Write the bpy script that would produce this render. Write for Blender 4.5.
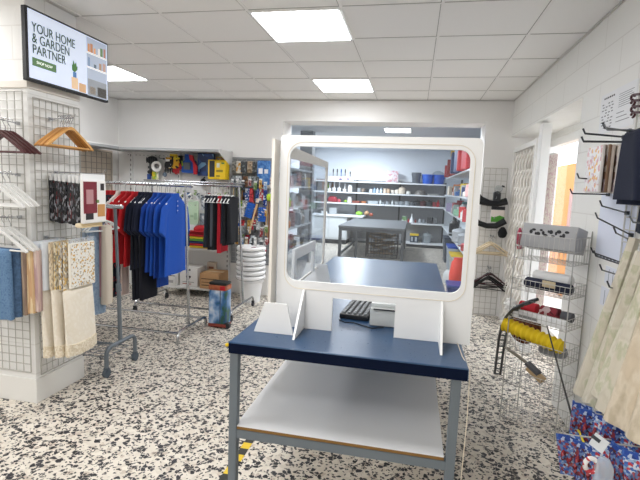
import bpy, bmesh, math, random
from mathutils import Vector, Matrix
for o in list(bpy.data.objects): bpy.data.objects.remove(o)
C = bpy.context.scene.collection
SC = bpy.context.scene
PI = math.pi
rnd = random.Random(7)

# ---------------------------------------------------------------- camera, world, lights, exposure
cam_d = bpy.data.cameras.new('camera'); cam = bpy.data.objects.new('camera', cam_d); C.objects.link(cam)
cam_d.sensor_width = 36.0; cam_d.lens = 457.0/640.0*36.0; cam_d.clip_start = 0.05
Rm = Matrix(((0.97845399, -0.06288139, 0.19665633), (0.20241421, 0.10440312, -0.97371889), (0.04069726, 0.99254517, 0.11488174)))
cam.matrix_world = Matrix.Translation((0, 0, 1.5)) @ Rm.to_4x4()
SC.camera = cam
W = bpy.data.worlds.new('daylight'); SC.world = W; W.use_nodes = True
bg = W.node_tree.nodes['Background']; bg.inputs[0].default_value = (0.95, 0.97, 1.0, 1); bg.inputs[1].default_value = 3.0
LAMP = 17.0          # strength of the ceiling light panels
def area(name, loc, size, power, col=(1, 1, 1), rot=(0, 0, 0)):
    l = bpy.data.lights.new(name, 'AREA'); l.shape = 'RECTANGLE'; l.size, l.size_y = size; l.energy = power; l.color = col
    o = bpy.data.objects.new(name, l); o.location = loc; o.rotation_euler = rot; C.objects.link(o); return o
# the further ceiling panels of the same room, behind and beside the camera
for i, (x, y) in enumerate([(-0.82, 1.4), (-0.82, -0.4), (-0.82, -2.2), (-3.25, 2.0), (-3.25, 0.2), (-3.25, -1.6)]):
    area('ceiling_panel_lamp.%03d' % i, (x, y, 2.585), (0.58, 0.58), 20, (0.975, 0.985, 1.0))
area('inner_room_lamp', (-1.4, 11.2, 2.585), (0.58, 0.58), 105, (0.88, 0.94, 1.0))
area('inner_room_lamp.001', (-0.4, 6.6, 2.585), (0.58, 0.58), 66, (0.88, 0.94, 1.0))
SC.view_settings.view_transform = 'Standard'; SC.view_settings.look = 'None'; SC.view_settings.gamma = 1.0
SC.view_settings.use_curve_mapping = False; SC.view_settings.exposure = 0.06
SC.cycles.max_bounces = 8; SC.cycles.transparent_max_bounces = 12; SC.cycles.sample_clamp_indirect = 8.0

# ---------------------------------------------------------------- materials
def lin(c):
    if isinstance(c, str):
        c = [int(c[i:i+2], 16)/255 for i in (0, 2, 4)]
        c = [x/12.92 if x <= 0.04045 else ((x+0.055)/1.055)**2.4 for x in c]
    return (c[0], c[1], c[2], 1)
MC = {}
def mat(c, rough=0.55, metal=0.0, bump=0.0, bscale=80.0, spec=0.5):
    key = ('m', str(c), rough, metal, bump, bscale, spec)
    if key in MC: return MC[key]
    m = bpy.data.materials.new('finish_%d' % len(MC)); m.use_nodes = True; nt = m.node_tree; b = nt.nodes['Principled BSDF']
    b.inputs['Base Color'].default_value = lin(c); b.inputs['Roughness'].default_value = rough; b.inputs['Metallic'].default_value = metal
    b.inputs['Specular IOR Level'].default_value = spec
    tc = nt.nodes.new('ShaderNodeTexCoord'); n = nt.nodes.new('ShaderNodeTexNoise'); n.inputs['Scale'].default_value = bscale
    n.inputs['Detail'].default_value = 3
    nt.links.new(tc.outputs['Object'], n.inputs['Vector'])
    mr = nt.nodes.new('ShaderNodeMapRange'); mr.inputs['To Min'].default_value = max(0.02, rough-0.06); mr.inputs['To Max'].default_value = min(1, rough+0.06)
    nt.links.new(n.outputs['Fac'], mr.inputs['Value']); nt.links.new(mr.outputs['Result'], b.inputs['Roughness'])
    if bump:
        bp = nt.nodes.new('ShaderNodeBump'); bp.inputs['Strength'].default_value = bump; bp.inputs['Distance'].default_value = 0.01
        nt.links.new(n.outputs['Fac'], bp.inputs['Height']); nt.links.new(bp.outputs['Normal'], b.inputs['Normal'])
    MC[key] = m; return m
def pat(cols, scale=30.0, kind='cells', rough=0.5, stretch=(1, 1, 1), seed=0.0):
    key = ('p', tuple(cols), scale, kind, rough, stretch, seed)
    if key in MC: return MC[key]
    m = bpy.data.materials.new('print_%d' % len(MC)); m.use_nodes = True; nt = m.node_tree; b = nt.nodes['Principled BSDF']
    b.inputs['Roughness'].default_value = rough
    tc = nt.nodes.new('ShaderNodeTexCoord'); mp = nt.nodes.new('ShaderNodeMapping'); mp.inputs['Scale'].default_value = stretch
    mp.inputs['Location'].default_value = (seed, seed*1.7, seed*0.6)
    nt.links.new(tc.outputs['Object'], mp.inputs['Vector'])
    r = nt.nodes.new('ShaderNodeValToRGB'); r.color_ramp.interpolation = 'CONSTANT' if kind != 'soft' else 'LINEAR'
    els = r.color_ramp.elements
    while len(els) < len(cols): els.new(0.5)
    if kind == 'cells':
        t = nt.nodes.new('ShaderNodeTexVoronoi'); t.inputs['Scale'].default_value = scale
        nt.links.new(mp.outputs[0], t.inputs['Vector'])
        s = nt.nodes.new('ShaderNodeSeparateColor'); nt.links.new(t.outputs['Color'], s.inputs[0]); nt.links.new(s.outputs[0], r.inputs[0])
        lo, hi = 0.0, 1.0
    elif kind == 'bands':
        t = nt.nodes.new('ShaderNodeTexWave'); t.bands_direction = 'Z'; t.wave_profile = 'SAW'; t.inputs['Scale'].default_value = scale; t.inputs['Distortion'].default_value = 0
        nt.links.new(mp.outputs[0], t.inputs['Vector']); nt.links.new(t.outputs['Fac'], r.inputs[0]); lo, hi = 0.0, 1.0
    else:
        t = nt.nodes.new('ShaderNodeTexNoise'); t.inputs['Scale'].default_value = scale; t.inputs['Detail'].default_value = 4
        nt.links.new(mp.outputs[0], t.inputs['Vector']); nt.links.new(t.outputs['Fac'], r.inputs[0]); lo, hi = 0.36, 0.64
    n = len(cols)
    for i, c in enumerate(cols):
        els[i].position = lo + (hi-lo)*i/n if kind != 'soft' else lo + (hi-lo)*i/max(1, n-1); els[i].color = lin(c)
    nt.links.new(r.outputs[0], b.inputs['Base Color']); MC[key] = m; return m
def emis(c, s):
    m = bpy.data.materials.new('glow_%d' % len(MC)); m.use_nodes = True; nt = m.node_tree; b = nt.nodes['Principled BSDF']
    b.inputs['Base Color'].default_value = lin(c); b.inputs['Emission Color'].default_value = lin(c); b.inputs['Emission Strength'].default_value = s
    MC[('e', str(c), s)] = m; return m
def clear(tint=(1, 1, 1), gloss=0.03, ior=1.45, haze=0.0):
    m = bpy.data.materials.new('clear_%d' % len(MC)); m.use_nodes = True; nt = m.node_tree; nt.nodes.remove(nt.nodes['Principled BSDF'])
    out = nt.nodes['Material Output']; t = nt.nodes.new('ShaderNodeBsdfTransparent'); t.inputs[0].default_value = (*tint, 1)
    g = nt.nodes.new('ShaderNodeBsdfGlossy'); g.inputs['Roughness'].default_value = gloss
    f = nt.nodes.new('ShaderNodeFresnel'); f.inputs['IOR'].default_value = ior
    ge = nt.nodes.new('ShaderNodeNewGeometry'); iv = nt.nodes.new('ShaderNodeMath'); iv.operation = 'SUBTRACT'; iv.inputs[0].default_value = 1.0; nt.links.new(ge.outputs['Backfacing'], iv.inputs[1])
    mu = nt.nodes.new('ShaderNodeMath'); mu.operation = 'MULTIPLY'; nt.links.new(f.outputs[0], mu.inputs[0]); nt.links.new(iv.outputs[0], mu.inputs[1])
    mx = nt.nodes.new('ShaderNodeMixShader'); nt.links.new(mu.outputs[0], mx.inputs[0]); nt.links.new(t.outputs[0], mx.inputs[1]); nt.links.new(g.outputs[0], mx.inputs[2])
    last = mx
    if haze:
        d = nt.nodes.new('ShaderNodeBsdfDiffuse'); d.inputs[0].default_value = (0.8, 0.85, 0.9, 1)
        m2 = nt.nodes.new('ShaderNodeMixShader'); m2.inputs[0].default_value = haze
        nt.links.new(mx.outputs[0], m2.inputs[1]); nt.links.new(d.outputs[0], m2.inputs[2]); last = m2
    nt.links.new(last.outputs[0], out.inputs[0]); MC[('c', len(MC))] = m; return m
def terrazzo():
    m = bpy.data.materials.new('terrazzo'); m.use_nodes = True; nt = m.node_tree; b = nt.nodes['Principled BSDF']; L = nt.links.new
    N = lambda t: nt.nodes.new(t)
    tc = N('ShaderNodeTexCoord'); nz = N('ShaderNodeTexNoise'); nz.inputs['Scale'].default_value = 26; nz.inputs['Detail'].default_value = 2
    L(tc.outputs['Object'], nz.inputs['Vector'])
    sub = N('ShaderNodeVectorMath'); sub.operation = 'SUBTRACT'; sub.inputs[1].default_value = (.5, .5, .5); L(nz.outputs['Color'], sub.inputs[0])
    sc = N('ShaderNodeVectorMath'); sc.operation = 'SCALE'; sc.inputs['Scale'].default_value = 0.028; L(sub.outputs[0], sc.inputs[0])
    ad = N('ShaderNodeVectorMath'); ad.operation = 'ADD'; L(tc.outputs['Object'], ad.inputs[0]); L(sc.outputs[0], ad.inputs[1])
    def layer(scale, frac, edge):
        v = N('ShaderNodeTexVoronoi'); v.inputs['Scale'].default_value = scale; L(ad.outputs[0], v.inputs['Vector'])
        e = N('ShaderNodeTexVoronoi'); e.feature = 'DISTANCE_TO_EDGE'; e.inputs['Scale'].default_value = scale; L(ad.outputs[0], e.inputs['Vector'])
        s = N('ShaderNodeSeparateColor'); L(v.outputs['Color'], s.inputs[0])
        lt = N('ShaderNodeMath'); lt.operation = 'LESS_THAN'; lt.inputs[1].default_value = frac; L(s.outputs[0], lt.inputs[0])
        gt = N('ShaderNodeMath'); gt.operation = 'GREATER_THAN'; gt.inputs[1].default_value = edge; L(e.outputs['Distance'], gt.inputs[0])
        mu = N('ShaderNodeMath'); mu.operation = 'MULTIPLY'; L(lt.outputs[0], mu.inputs[0]); L(gt.outputs[0], mu.inputs[1])
        return mu, s
    a, sa = layer(43, 0.28, 0.05); c, sc2 = layer(85, 0.20, 0.04); d, sd = layer(34, 0.12, 0.05)
    rg = N('ShaderNodeValToRGB'); rg.color_ramp.elements[0].color = lin('E0D8CB'); rg.color_ramp.elements[1].color = lin('D2C9BB'); L(sd.outputs[2], rg.inputs[0])
    m1 = N('ShaderNodeMixRGB'); m1.inputs[2].default_value = lin('C2B5A6'); L(d.outputs[0], m1.inputs[0]); L(rg.outputs[0], m1.inputs[1])
    rk = N('ShaderNodeValToRGB'); rk.color_ramp.elements[0].color = lin('1E1D20'); rk.color_ramp.elements[1].color = lin('4A474A'); L(sc2.outputs[1], rk.inputs[0])
    m2 = N('ShaderNodeMixRGB'); L(c.outputs[0], m2.inputs[0]); L(m1.outputs[0], m2.inputs[1]); L(rk.outputs[0], m2.inputs[2])
    rk2 = N('ShaderNodeValToRGB'); rk2.color_ramp.elements[0].color = lin('121216'); rk2.color_ramp.elements[1].color = lin('333238'); L(sa.outputs[1], rk2.inputs[0])
    m3 = N('ShaderNodeMixRGB'); L(a.outputs[0], m3.inputs[0]); L(m2.outputs[0], m3.inputs[1]); L(rk2.outputs[0], m3.inputs[2])
    L(m3.outputs[0], b.inputs['Base Color']); b.inputs['Roughness'].default_value = 0.42; b.inputs['Specular IOR Level'].default_value = 0.35
    return m
def blockwall(c, c2, swap=True):
    m = bpy.data.materials.new('painted_block'); m.use_nodes = True; nt = m.node_tree; b = nt.nodes['Principled BSDF']; L = nt.links.new
    tc = nt.nodes.new('ShaderNodeTexCoord'); sp = nt.nodes.new('ShaderNodeSeparateXYZ'); cb = nt.nodes.new('ShaderNodeCombineXYZ')
    L(tc.outputs['Object'], sp.inputs[0])
    ad = nt.nodes.new('ShaderNodeMath'); ad.operation = 'ADD'; L(sp.outputs[0], ad.inputs[0]); L(sp.outputs[1], ad.inputs[1])
    L(ad.outputs[0], cb.inputs[0]); L(sp.outputs[2], cb.inputs[1])
    br = nt.nodes.new('ShaderNodeTexBrick'); br.inputs['Scale'].default_value = 1.0; br.inputs['Brick Width'].default_value = 0.5; br.inputs['Row Height'].default_value = 0.2
    br.inputs['Mortar Size'].default_value = 0.004; br.inputs['Color1'].default_value = lin(c); br.inputs['Color2'].default_value = lin(c); br.inputs['Mortar'].default_value = lin(c2)
    L(cb.outputs[0], br.inputs['Vector']); L(br.outputs['Color'], b.inputs['Base Color']); b.inputs['Roughness'].default_value = 0.55
    bp = nt.nodes.new('ShaderNodeBump'); bp.inputs['Strength'].default_value = 0.25; bp.inputs['Distance'].default_value = 0.004; bp.invert = True
    L(br.outputs['Fac'], bp.inputs['Height']); L(bp.outputs['Normal'], b.inputs['Normal']); return m

# ---------------------------------------------------------------- mesh helpers
class MB:
    def __init__(s): s.bm = bmesh.new(); s.mi = 0
    def m(s, i): s.mi = i; return s
    def _f(s, vs):
        try:
            f = s.bm.faces.new(vs); f.material_index = s.mi; return f
        except ValueError: return None
    def box(s, c, d, rot=None, bev=0.0):
        before = set(s.bm.faces)
        r = bmesh.ops.create_cube(s.bm, size=1.0)
        M = Matrix.Translation(c) @ (rot.to_4x4() if rot is not None else Matrix.Identity(4)) @ Matrix.Diagonal((*d, 1))
        bmesh.ops.transform(s.bm, matrix=M, verts=r['verts'])
        if bev:
            es = list({e for v in r['verts'] for e in v.link_edges})
            bmesh.ops.bevel(s.bm, geom=es, offset=min(bev, min(d)*0.45), segments=2, affect='EDGES', profile=0.6)
        for f in s.bm.faces:
            if f not in before: f.material_index = s.mi
        return s
    def b2(s, lo, hi, bev=0.0):
        return s.box([(a+b)/2 for a, b in zip(lo, hi)], [abs(b-a) for a, b in zip(lo, hi)], None, bev)
    def loft(s, rings, cap=True, closed=True):
        R = [[s.bm.verts.new(p) for p in r] for r in rings]; n = len(R[0])
        for a, b in zip(R, R[1:]):
            for i in range(n if closed else n-1):
                s._f((a[i], a[(i+1) % n], b[(i+1) % n], b[i]))
        if cap and closed: s._f(R[0][::-1]); s._f(R[-1])
        return s
    def tube(s, pts, r, seg=6, loop=False):
        pts = [Vector(p) for p in pts]; n = len(pts); rings = []
        rr = r if isinstance(r, (list, tuple)) else [r]*n
        t0 = (pts[1]-pts[0]).normalized(); u = t0.orthogonal().normalized()
        for i, p in enumerate(pts):
            a = pts[(i-1) % n] if (i or loop) else p; b = pts[(i+1) % n] if (i < n-1 or loop) else p
            t = (b-a).normalized(); u = (u - t*u.dot(t)); u = u.normalized() if u.length > 1e-6 else t.orthogonal().normalized(); w = t.cross(u)
            rings.append([p + (u*math.cos(2*PI*k/seg) + w*math.sin(2*PI*k/seg))*rr[i] for k in range(seg)])
        if loop: rings.append(rings[0])
        return s.loft(rings, cap=not loop)
    def cyl(s, p0, p1, r, seg=12, r2=None): return s.tube([p0, p1], [r, r if r2 is None else r2], seg)
    def lathe(s, prof, c=(0, 0, 0), seg=20, cap=True):
        return s.loft([[(c[0]+r*math.cos(2*PI*k/seg), c[1]+r*math.sin(2*PI*k/seg), c[2]+z) for k in range(seg)] for r, z in prof], cap)
    def ball(s, c, r, seg=12):
        r = (r, r, r) if not isinstance(r, (list, tuple)) else r; n = seg//2
        return s.loft([[(c[0]+r[0]*math.sin(PI*(j+.02)/(n+.04))*math.cos(2*PI*k/seg), c[1]+r[1]*math.sin(PI*(j+.02)/(n+.04))*math.sin(2*PI*k/seg), c[2]-r[2]*math.cos(PI*(j+.02)/(n+.04))) for k in range(seg)] for j in range(n+1)])
    def plate(s, outer, holes, th, M):
        """a flat outline with holes, th thick; outline in local x,y, thickness along local z"""
        edges = []; bm2 = bmesh.new()
        for lp in [outer]+holes:
            vs = [bm2.verts.new((p[0], p[1], 0)) for p in lp]
            edges += [bm2.edges.new((vs[i], vs[(i+1) % len(vs)])) for i in range(len(vs))]
        bmesh.ops.triangle_fill(bm2, use_beauty=True, use_dissolve=False, edges=edges)
        r = bmesh.ops.extrude_face_region(bm2, geom=bm2.faces[:])
        bmesh.ops.translate(bm2, vec=(0, 0, th), verts=[v for v in r['geom'] if isinstance(v, bmesh.types.BMVert)])
        mp = {v: s.bm.verts.new(M @ v.co) for v in bm2.verts}
        for f in bm2.faces: s._f([mp[v] for v in f.verts])
        bm2.free(); return s
    def build(s, name, m, parent=None, smooth=False, w=True, solid=0, sub=0):
        """w: geometry was written in world coordinates; it is moved into its parent's frame"""
        if parent is not None and w:
            q = parent; off = Vector((0, 0, 0))
            while q is not None: off += q.location; q = q.parent
            bmesh.ops.translate(s.bm, vec=-off, verts=s.bm.verts)
        bmesh.ops.recalc_face_normals(s.bm, faces=s.bm.faces)
        me = bpy.data.meshes.new(name); s.bm.to_mesh(me); s.bm.free()
        for x in (m if isinstance(m, (list, tuple)) else [m]): me.materials.append(x)
        if smooth: me.shade_smooth()
        o = bpy.data.objects.new(name, me); C.objects.link(o)
        if parent is not None: o.parent = parent
        if solid: q = o.modifiers.new('thickness', 'SOLIDIFY'); q.thickness = solid; q.offset = 0
        if sub: q = o.modifiers.new('smooth', 'SUBSURF'); q.levels = sub; q.render_levels = sub
        if smooth and not sub:
            try:
                me.set_sharp_from_angle(angle=math.radians(40))
            except Exception: pass
        return o
LABELS = {}
def tag(o, label, cat, group=None):
    o['label'] = label; o['category'] = cat
    if group: o['group'] = group
    if label in LABELS: print('DUPLICATE LABEL', label)
    LABELS[label] = o
    return o
def thing(name, label, cat, loc=(0, 0, 0), rz=0.0, group=None):
    o = bpy.data.objects.new(name, None); o.empty_display_size = 0.05; C.objects.link(o); o.location = loc; o.rotation_euler = (0, 0, rz)
    return tag(o, label, cat, group)
def one(name, mb, m, label, cat, group=None, smooth=False, solid=0, loc=None, rz=None):
    o = mb.build(name, m, None, smooth, solid=solid)
    if loc is not None: o.location = loc
    if rz is not None: o.rotation_euler = (0, 0, rz)
    return tag(o, label, cat, group)
def struct(name, mb, m, parent=None, smooth=False):
    o = mb.build(name, m, parent, smooth)
    o['kind'] = 'structure'; return o
def dup(root, loc, rz, label, group=None):
    r = root.copy(); C.objects.link(r); r.location = loc; r.rotation_euler = (0, 0, rz)
    tag(r, label, root['category'], group or root.get('group'))
    for ch in list(root.children):
        c = ch.copy(); C.objects.link(c); c.parent = r
        for g in ch.children:
            d = g.copy(); C.objects.link(d); d.parent = c
    return r
def recolor(root, part, m):
    """give one copy's part a material of its own"""
    for ch in root.children:
        if ch.name.split('.')[0] == part:
            ch.data = ch.data.copy(); ch.data.materials.clear()
            for x in (m if isinstance(m, (list, tuple)) else [m]): ch.data.materials.append(x)
def arc(c, r, a0, a1, n, f):
    return [f(c[0]+r*math.cos(a0+(a1-a0)*i/n), c[1]+r*math.sin(a0+(a1-a0)*i/n)) for i in range(n+1)]
def rrect(x0, y0, x1, y1, r, n=6):
    out = []
    for cx, cy, a in ((x1-r, y0+r, -PI/2), (x1-r, y1-r, 0), (x0+r, y1-r, PI/2), (x0+r, y0+r, PI)):
        out += [(cx+r*math.cos(a+PI/2*i/n), cy+r*math.sin(a+PI/2*i/n)) for i in range(n+1)]
    return out
MXZ = lambda y: Matrix(((1, 0, 0, 0), (0, 0, 1, y), (0, 1, 0, 0), (0, 0, 0, 1)))      # local x,y,z -> world x, z, y (+y offset)
MYZ = lambda x: Matrix(((0, 0, 1, x), (1, 0, 0, 0), (0, 1, 0, 0), (0, 0, 0, 1)))      # local x,y,z -> world y, z, x

# common finishes
white = mat('F2F1EE', 0.5); white_plastic = mat('F4F4F4', 0.35); wallw = mat('EFEDEA', 0.6, bump=0.05, bscale=120)
chrome = mat('B9BBBE', 0.22, 1.0); steel = mat('8E9297', 0.4, 0.9); black = mat('141417', 0.5); dark = mat('24262B', 0.55)
wire_w = mat('D6D4CF', 0.4, 0.1); wire_g = mat('6B6D70', 0.4, 0.7); shelfw = mat('E4E4E2', 0.45); shelfg = mat('8F9296', 0.5)
wood = mat('C98F4A', 0.4, bump=0.1, bscale=40); greymetal = mat('6F777E', 0.45, 0.3); navyc = mat('131C33', 0.85)

# ================================================================ THE SETTING
ZC = 2.6; XR = 1.075; YB = 5.85; XL = -4.14
struct('floor', MB().b2((XL-.2, -3.6, -.1), (1.5, 13.1, 0)), terrazzo())
block = blockwall('ECEBE7', 'DEDCD7')
# back wall with the wide opening into the store room
struct('wall_back', MB().b2((XL-.2, YB, 0), (-1.73, YB+.4, ZC)).b2((.78, YB, 0), (1.6, YB+.4, ZC)).b2((-1.73, YB, 2.335), (.78, YB+.4, ZC)), wallw)
struct('wall_left', MB().b2((XL-.2, -3.6, 0), (XL, YB, ZC)), wallw)
struct('wall_front', MB().b2((XL-.2, -3.7, 0), (1.5, -3.5, ZC)), wallw)
# wall on the window side: solid up to the recess, a header over it, and the outer skin with the door
struct('wall_right', MB().b2((XR, -3.6, 0), (XR+.5, 3.48, ZC)).b2((XR, 3.48, 2.18), (XR+.5, YB, ZC)).b2((1.43, 3.48, 0), (1.575, 3.75, 2.18)).b2((1.43, 5.7, 0), (1.575, YB, 2.18)).b2((1.43, 3.75, 2.12), (1.575, 5.7, 2.18)), block)
pil = struct('wall_pillar', MB().b2((-3.35, 2.462, 0), (-2.368, 2.895, ZC)), blockwall('EFEEEB', 'E2E0DC'))
struct('baseboard_pillar', MB().b2((-3.35, 2.455, 0), (-2.361, 2.902, .165), .004), mat('E9E7E2', .5))
struct('shade_strip', MB().b2((-3.0, 2.45, 2.03), (-2.356, 2.905, 2.075), .004), mat('E4DDD3', .5))  # beige strip added to paint the shaded band under the television
# suspended ceiling: tiles hung in a grid of white bars
tile_m = mat('FAF8F5', 0.75, bump=0.12, bscale=160); bar_m = mat('F7F5F2', .7); shadow_line_m = mat('AFACA7', .8)
XS = [-.515+.607*k for k in range(-5, 3)]; YS = [2.91+.607*k for k in range(-10, 5)]
cm = MB().b2((XL-.2, -3.6, ZC+.006), (1.5, YB+.1, ZC+.1))
cm.m(1)
for x in XS: cm.b2((x-.009, -3.5, ZC+.002), (x+.009, YB, ZC+.009))
for y in YS: cm.b2((XL, y-.007, ZC+.0022), (XR, y+.007, ZC+.0092))
cm.m(2)  # thin grey strips paint the shadow line along one side of each bar
for x in XS: cm.b2((x-.0135, -3.5, ZC+.0035), (x-.009, YB, ZC+.009))
for y in YS: cm.b2((XL, y-.012, ZC+.0037), (XR, y-.007, ZC+.009))
struct('ceiling', cm, [tile_m, bar_m, shadow_line_m])
struct('trim_2', MB().b2((XR-.012, -3.5, ZC-.008), (XR, YB-.012, ZC)).b2((XL, YB-.012, ZC-.008), (XR, YB, ZC)), mat('CFCCC7', .5))
# light panels set in the grid
lamp_frame = mat('F4F4F2', .4); lamp_glow = emis('FAFCFF', LAMP)
def ceiling_light(x, y, sx, sy, label, glow=lamp_glow, z=ZC):
    t = thing('ceiling_light', label, 'ceiling light', (x, y, z), 0, 'square ceiling light panels')
    MB().box((0, 0, .0), (sx, sy, .014)).build('frame', lamp_frame, t, w=False)
    MB().box((0, 0, -.009), (sx-.04, sy-.04, .005)).build('diffuser', glow, t, w=False)
ceiling_light(-.818, 3.213, .6, .6, 'large bright square ceiling light panel nearest to the camera')
ceiling_light(-.818, 5.035, .6, .6, 'bright ceiling light panel close to the wall above the store room opening')
ceiling_light(-3.25, 4.42, .6, .6, 'bright ceiling light panel partly hidden behind the television')
# ---- store room behind the opening
inw = mat('E6EBF0', .65)
YI = 12.95
struct('wall_inner_left', MB().b2((-3.0, YB+.4, 0), (-2.85, YI, ZC)), inw)
struct('wall_inner_right', MB().b2((1.2, YB+.4, 0), (1.35, YI, ZC)), inw)
struct('wall_inner_back', MB().b2((-3.0, YI, 0), (1.35, YI+.15, ZC)), inw)
struct('ceiling_inner', MB().b2((-3.0, YB+.4, ZC), (1.35, YI+.15, ZC+.1)), mat('E4EAF0', .7))
struct('wall_inner_pillar', MB().b2((-2.3, 9.0, 0), (-2.05, 9.25, ZC)), mat('9EA3A8', .6))
ceiling_light(-.38, 8.7, .5, .56, 'small bright ceiling light inside the store room', emis('F7FBFF', 9.0))
# ---- door in the recess, looking out to daylight
dm = mat('EDEDEB', .35)
d1 = struct('door_1', MB().b2((1.44, 3.75, .0), (1.52, 3.87, 2.12)).b2((1.44, 5.6, 0), (1.52, 5.7, 2.12)).b2((1.44, 3.87, 2.04), (1.52, 5.6, 2.12)).b2((1.44, 3.87, 0), (1.52, 5.6, .14)).b2((1.445, 4.55, .141), (1.515, 4.62, 2.039)), dm)
MB().b2((1.478, 3.87, .14), (1.484, 4.55, 2.04)).b2((1.478, 4.62, .14), (1.484, 5.6, 2.04)).build('glass_pane', clear((.98, .99, 1), .01), d1)
struct('trim_3', MB().b2((1.10, 4.56, 0), (1.18, 4.68, 2.16), .006), mat('EDECEA', .45))
struct('ground_outside', MB().b2((1.576, 0, -.12), (9, 16, -.02)), mat('D9D6D0', .8))
t = thing('orange_hoarding', 'tall orange panel outside, seen through the glass of the door', 'panel', (2.3, 7.7, -.02))
MB().b2((2.28, 7.3, .0), (2.34, 8.8, 2.0)).build('board', mat('F0A24E', .6), t)
MB().b2((2.26, 7.33, .9), (2.285, 7.46, 1.6)).build('notice', mat('C9A2A0', .6), t)
for y in (7.4, 8.7): MB().b2((2.34, y-.03, -.02), (2.4, y+.03, 1.9)).build('post', mat('7A7A78', .5), t)
t = thing('curtain', 'narrow pale pink speckled curtain hanging inside the door next to the white post', 'curtain', (1.425, 5.5, .15))
MB().loft([[(1.425+.012*math.sin(j*1.6)+s_, 5.2+.036*j, z) for j in range(11) for s_ in (0,)] + [(1.431+.012*math.sin(j*1.6), 5.2+.036*j, z) for j in range(10, -1, -1)] for s_ in (0,) for z in (.2, .8, 1.4, 1.95)]).build('cloth', pat(['E9E2E0', 'E4D8DA', 'EDE8E4', 'D8BEC8', 'E6DED8'], 70, 'cells', .8), t)
MB().cyl((1.428, 5.3, 1.96), (1.428, 5.62, 1.96), .008, 8).build('rod', mat('DADADA', .4), t)
# folded woven shutter along the recess, white
lt = thing('lattice_shutter', 'tall white woven lattice shutter drawn across the recess beside the back corner', 'shutter', (1.13, 5.2, 0))
m = MB()
for k in range(7):                                    # wavy upright strips, each bulging against its neighbour
    yc = 4.85+.137*k
    for sg in (-1, 1):
        m.loft([[(1.122+.012*sg*math.cos(q*PI/6)+dx, yc+sg*.06*math.sin(q*PI/6)+dy, .06+.03*q) for dx, dy in ((-.006, -.02), (.006, -.02), (.006, .02), (-.006, .02))] for q in range(65)])
m.m(1).b2((1.142, 4.80, .06), (1.146, 5.72, 1.99))
m.build('weave', [mat('F0ECE5', .6), mat('E4DCD1', .7)], lt)
MB().b2((1.1, 5.72, 0), (1.15, 5.79, 2.02)).b2((1.1, 4.75, 0), (1.15, 4.80, 2.05)).b2((1.1, 4.80, 1.99), (1.15, 5.72, 2.04)).b2((1.1, 4.80, 0), (1.15, 5.72, .06)).build('frame', mat('EAE8E4', .45), lt)

# ================================================================ WORKBENCH COUNTER AND ITS SCREENS
TX0, TX1, TY0, TY1, TZ = -.682, .228, 1.635, 4.06, .881
t = thing('workbench', 'long blue topped counter table with grey steel legs and white shelf below', 'table', (-.22, 2.85, 0))
MB().b2((TX0, TY0, TZ-.045), (TX1, TY1, TZ), .006).build('tabletop', mat('2B4A6C', .3), t)
MB().b2((TX0+.004, TY0-.003, TZ-.044), (TX1-.004, TY0+.002, TZ-.004)).build('edge_band', mat('06122B', .6, spec=.1), t)
legm = mat('727B82', .45, .2)
for x in (TX0+.02, TX1-.038):
    for y in (TY0+.03, TY1-.03): MB().b2((x-.017, y-.017, 0), (x+.017, y+.017, TZ-.045), .003).build('leg', legm, t)
m = MB()
for y in (TY0+.03, TY1-.03): m.b2((TX0+.037, y-.014, .478), (TX1-.055, y+.014, .513))
for x in (TX0+.02, TX1-.038): m.b2((x-.012, TY0+.05, .81), (x+.012, TY1-.05, .834))
m.build('rail', legm, t)
sh = MB().b2((-.652, TY0+.018, .515), (.166, TY1-.06, .529)).build('shelf', mat('EFEFEF', .4), t)
MB().b2((-.652, TY0+.0165, .5155), (.166, TY0+.02, .5265)).build('raw_edge', mat('83602F', .6), sh)
m = MB(); m.ball((TX0-.004, TY0+.0, TZ-.012), .008, 8)
one('corner_plug', m, mat('E9C21C', .4), 'tiny yellow plug on the front corner of the blue counter', 'plug', smooth=True)
# ---- main screen
clearm = clear((.97, .985, 1.0), .01, haze=.02); sheetm = mat('F1F1F0', .4)
YS0 = 1.90
t = thing('counter_screen', 'big white framed clear sneeze screen standing across the blue counter', 'screen', (-.155, YS0, TZ))
outer = [(-.57, TZ+.001), (-.318, TZ+.001), (-.318, 1.028), (-.05, 1.028), (-.05, TZ+.001), (.258, TZ+.001)] + arc((.225, 1.69), .025, 0, PI/2, 4, lambda a, b: (a, b)) + arc((-.555, 1.698), .015, PI/2, PI, 4, lambda a, b: (a, b))
MB().plate(outer, [rrect(-.528, 1.092, .207, 1.668, .042)], .012, MXZ(YS0)).build('frame', sheetm, t)
MB().plate(rrect(-.54, 1.055, .228, 1.688, .07), [], .003, MXZ(YS0+.0125)).build('pane', clearm, t)
gl = [(lambda s: s)(p) for p in rrect(-.54, 1.055, .228, 1.688, .07)]
MB().tube([(x, YS0-.0005, z) for x, z in rrect(-.537, 1.058, .225, 1.686, .068)], .0016, 4, True).build('glue_line', mat('E3D8C4', .6), t)
for x, y0 in ((-.444, 1.735), (.137, 1.745)):
    MB().plate([(y0, TZ+.001), (y0+.37, TZ+.001), (y0+.27, 1.05), (y0+.15, 1.055)], [], .009, MYZ(x-.0045)).build('foot', sheetm, t)
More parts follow.
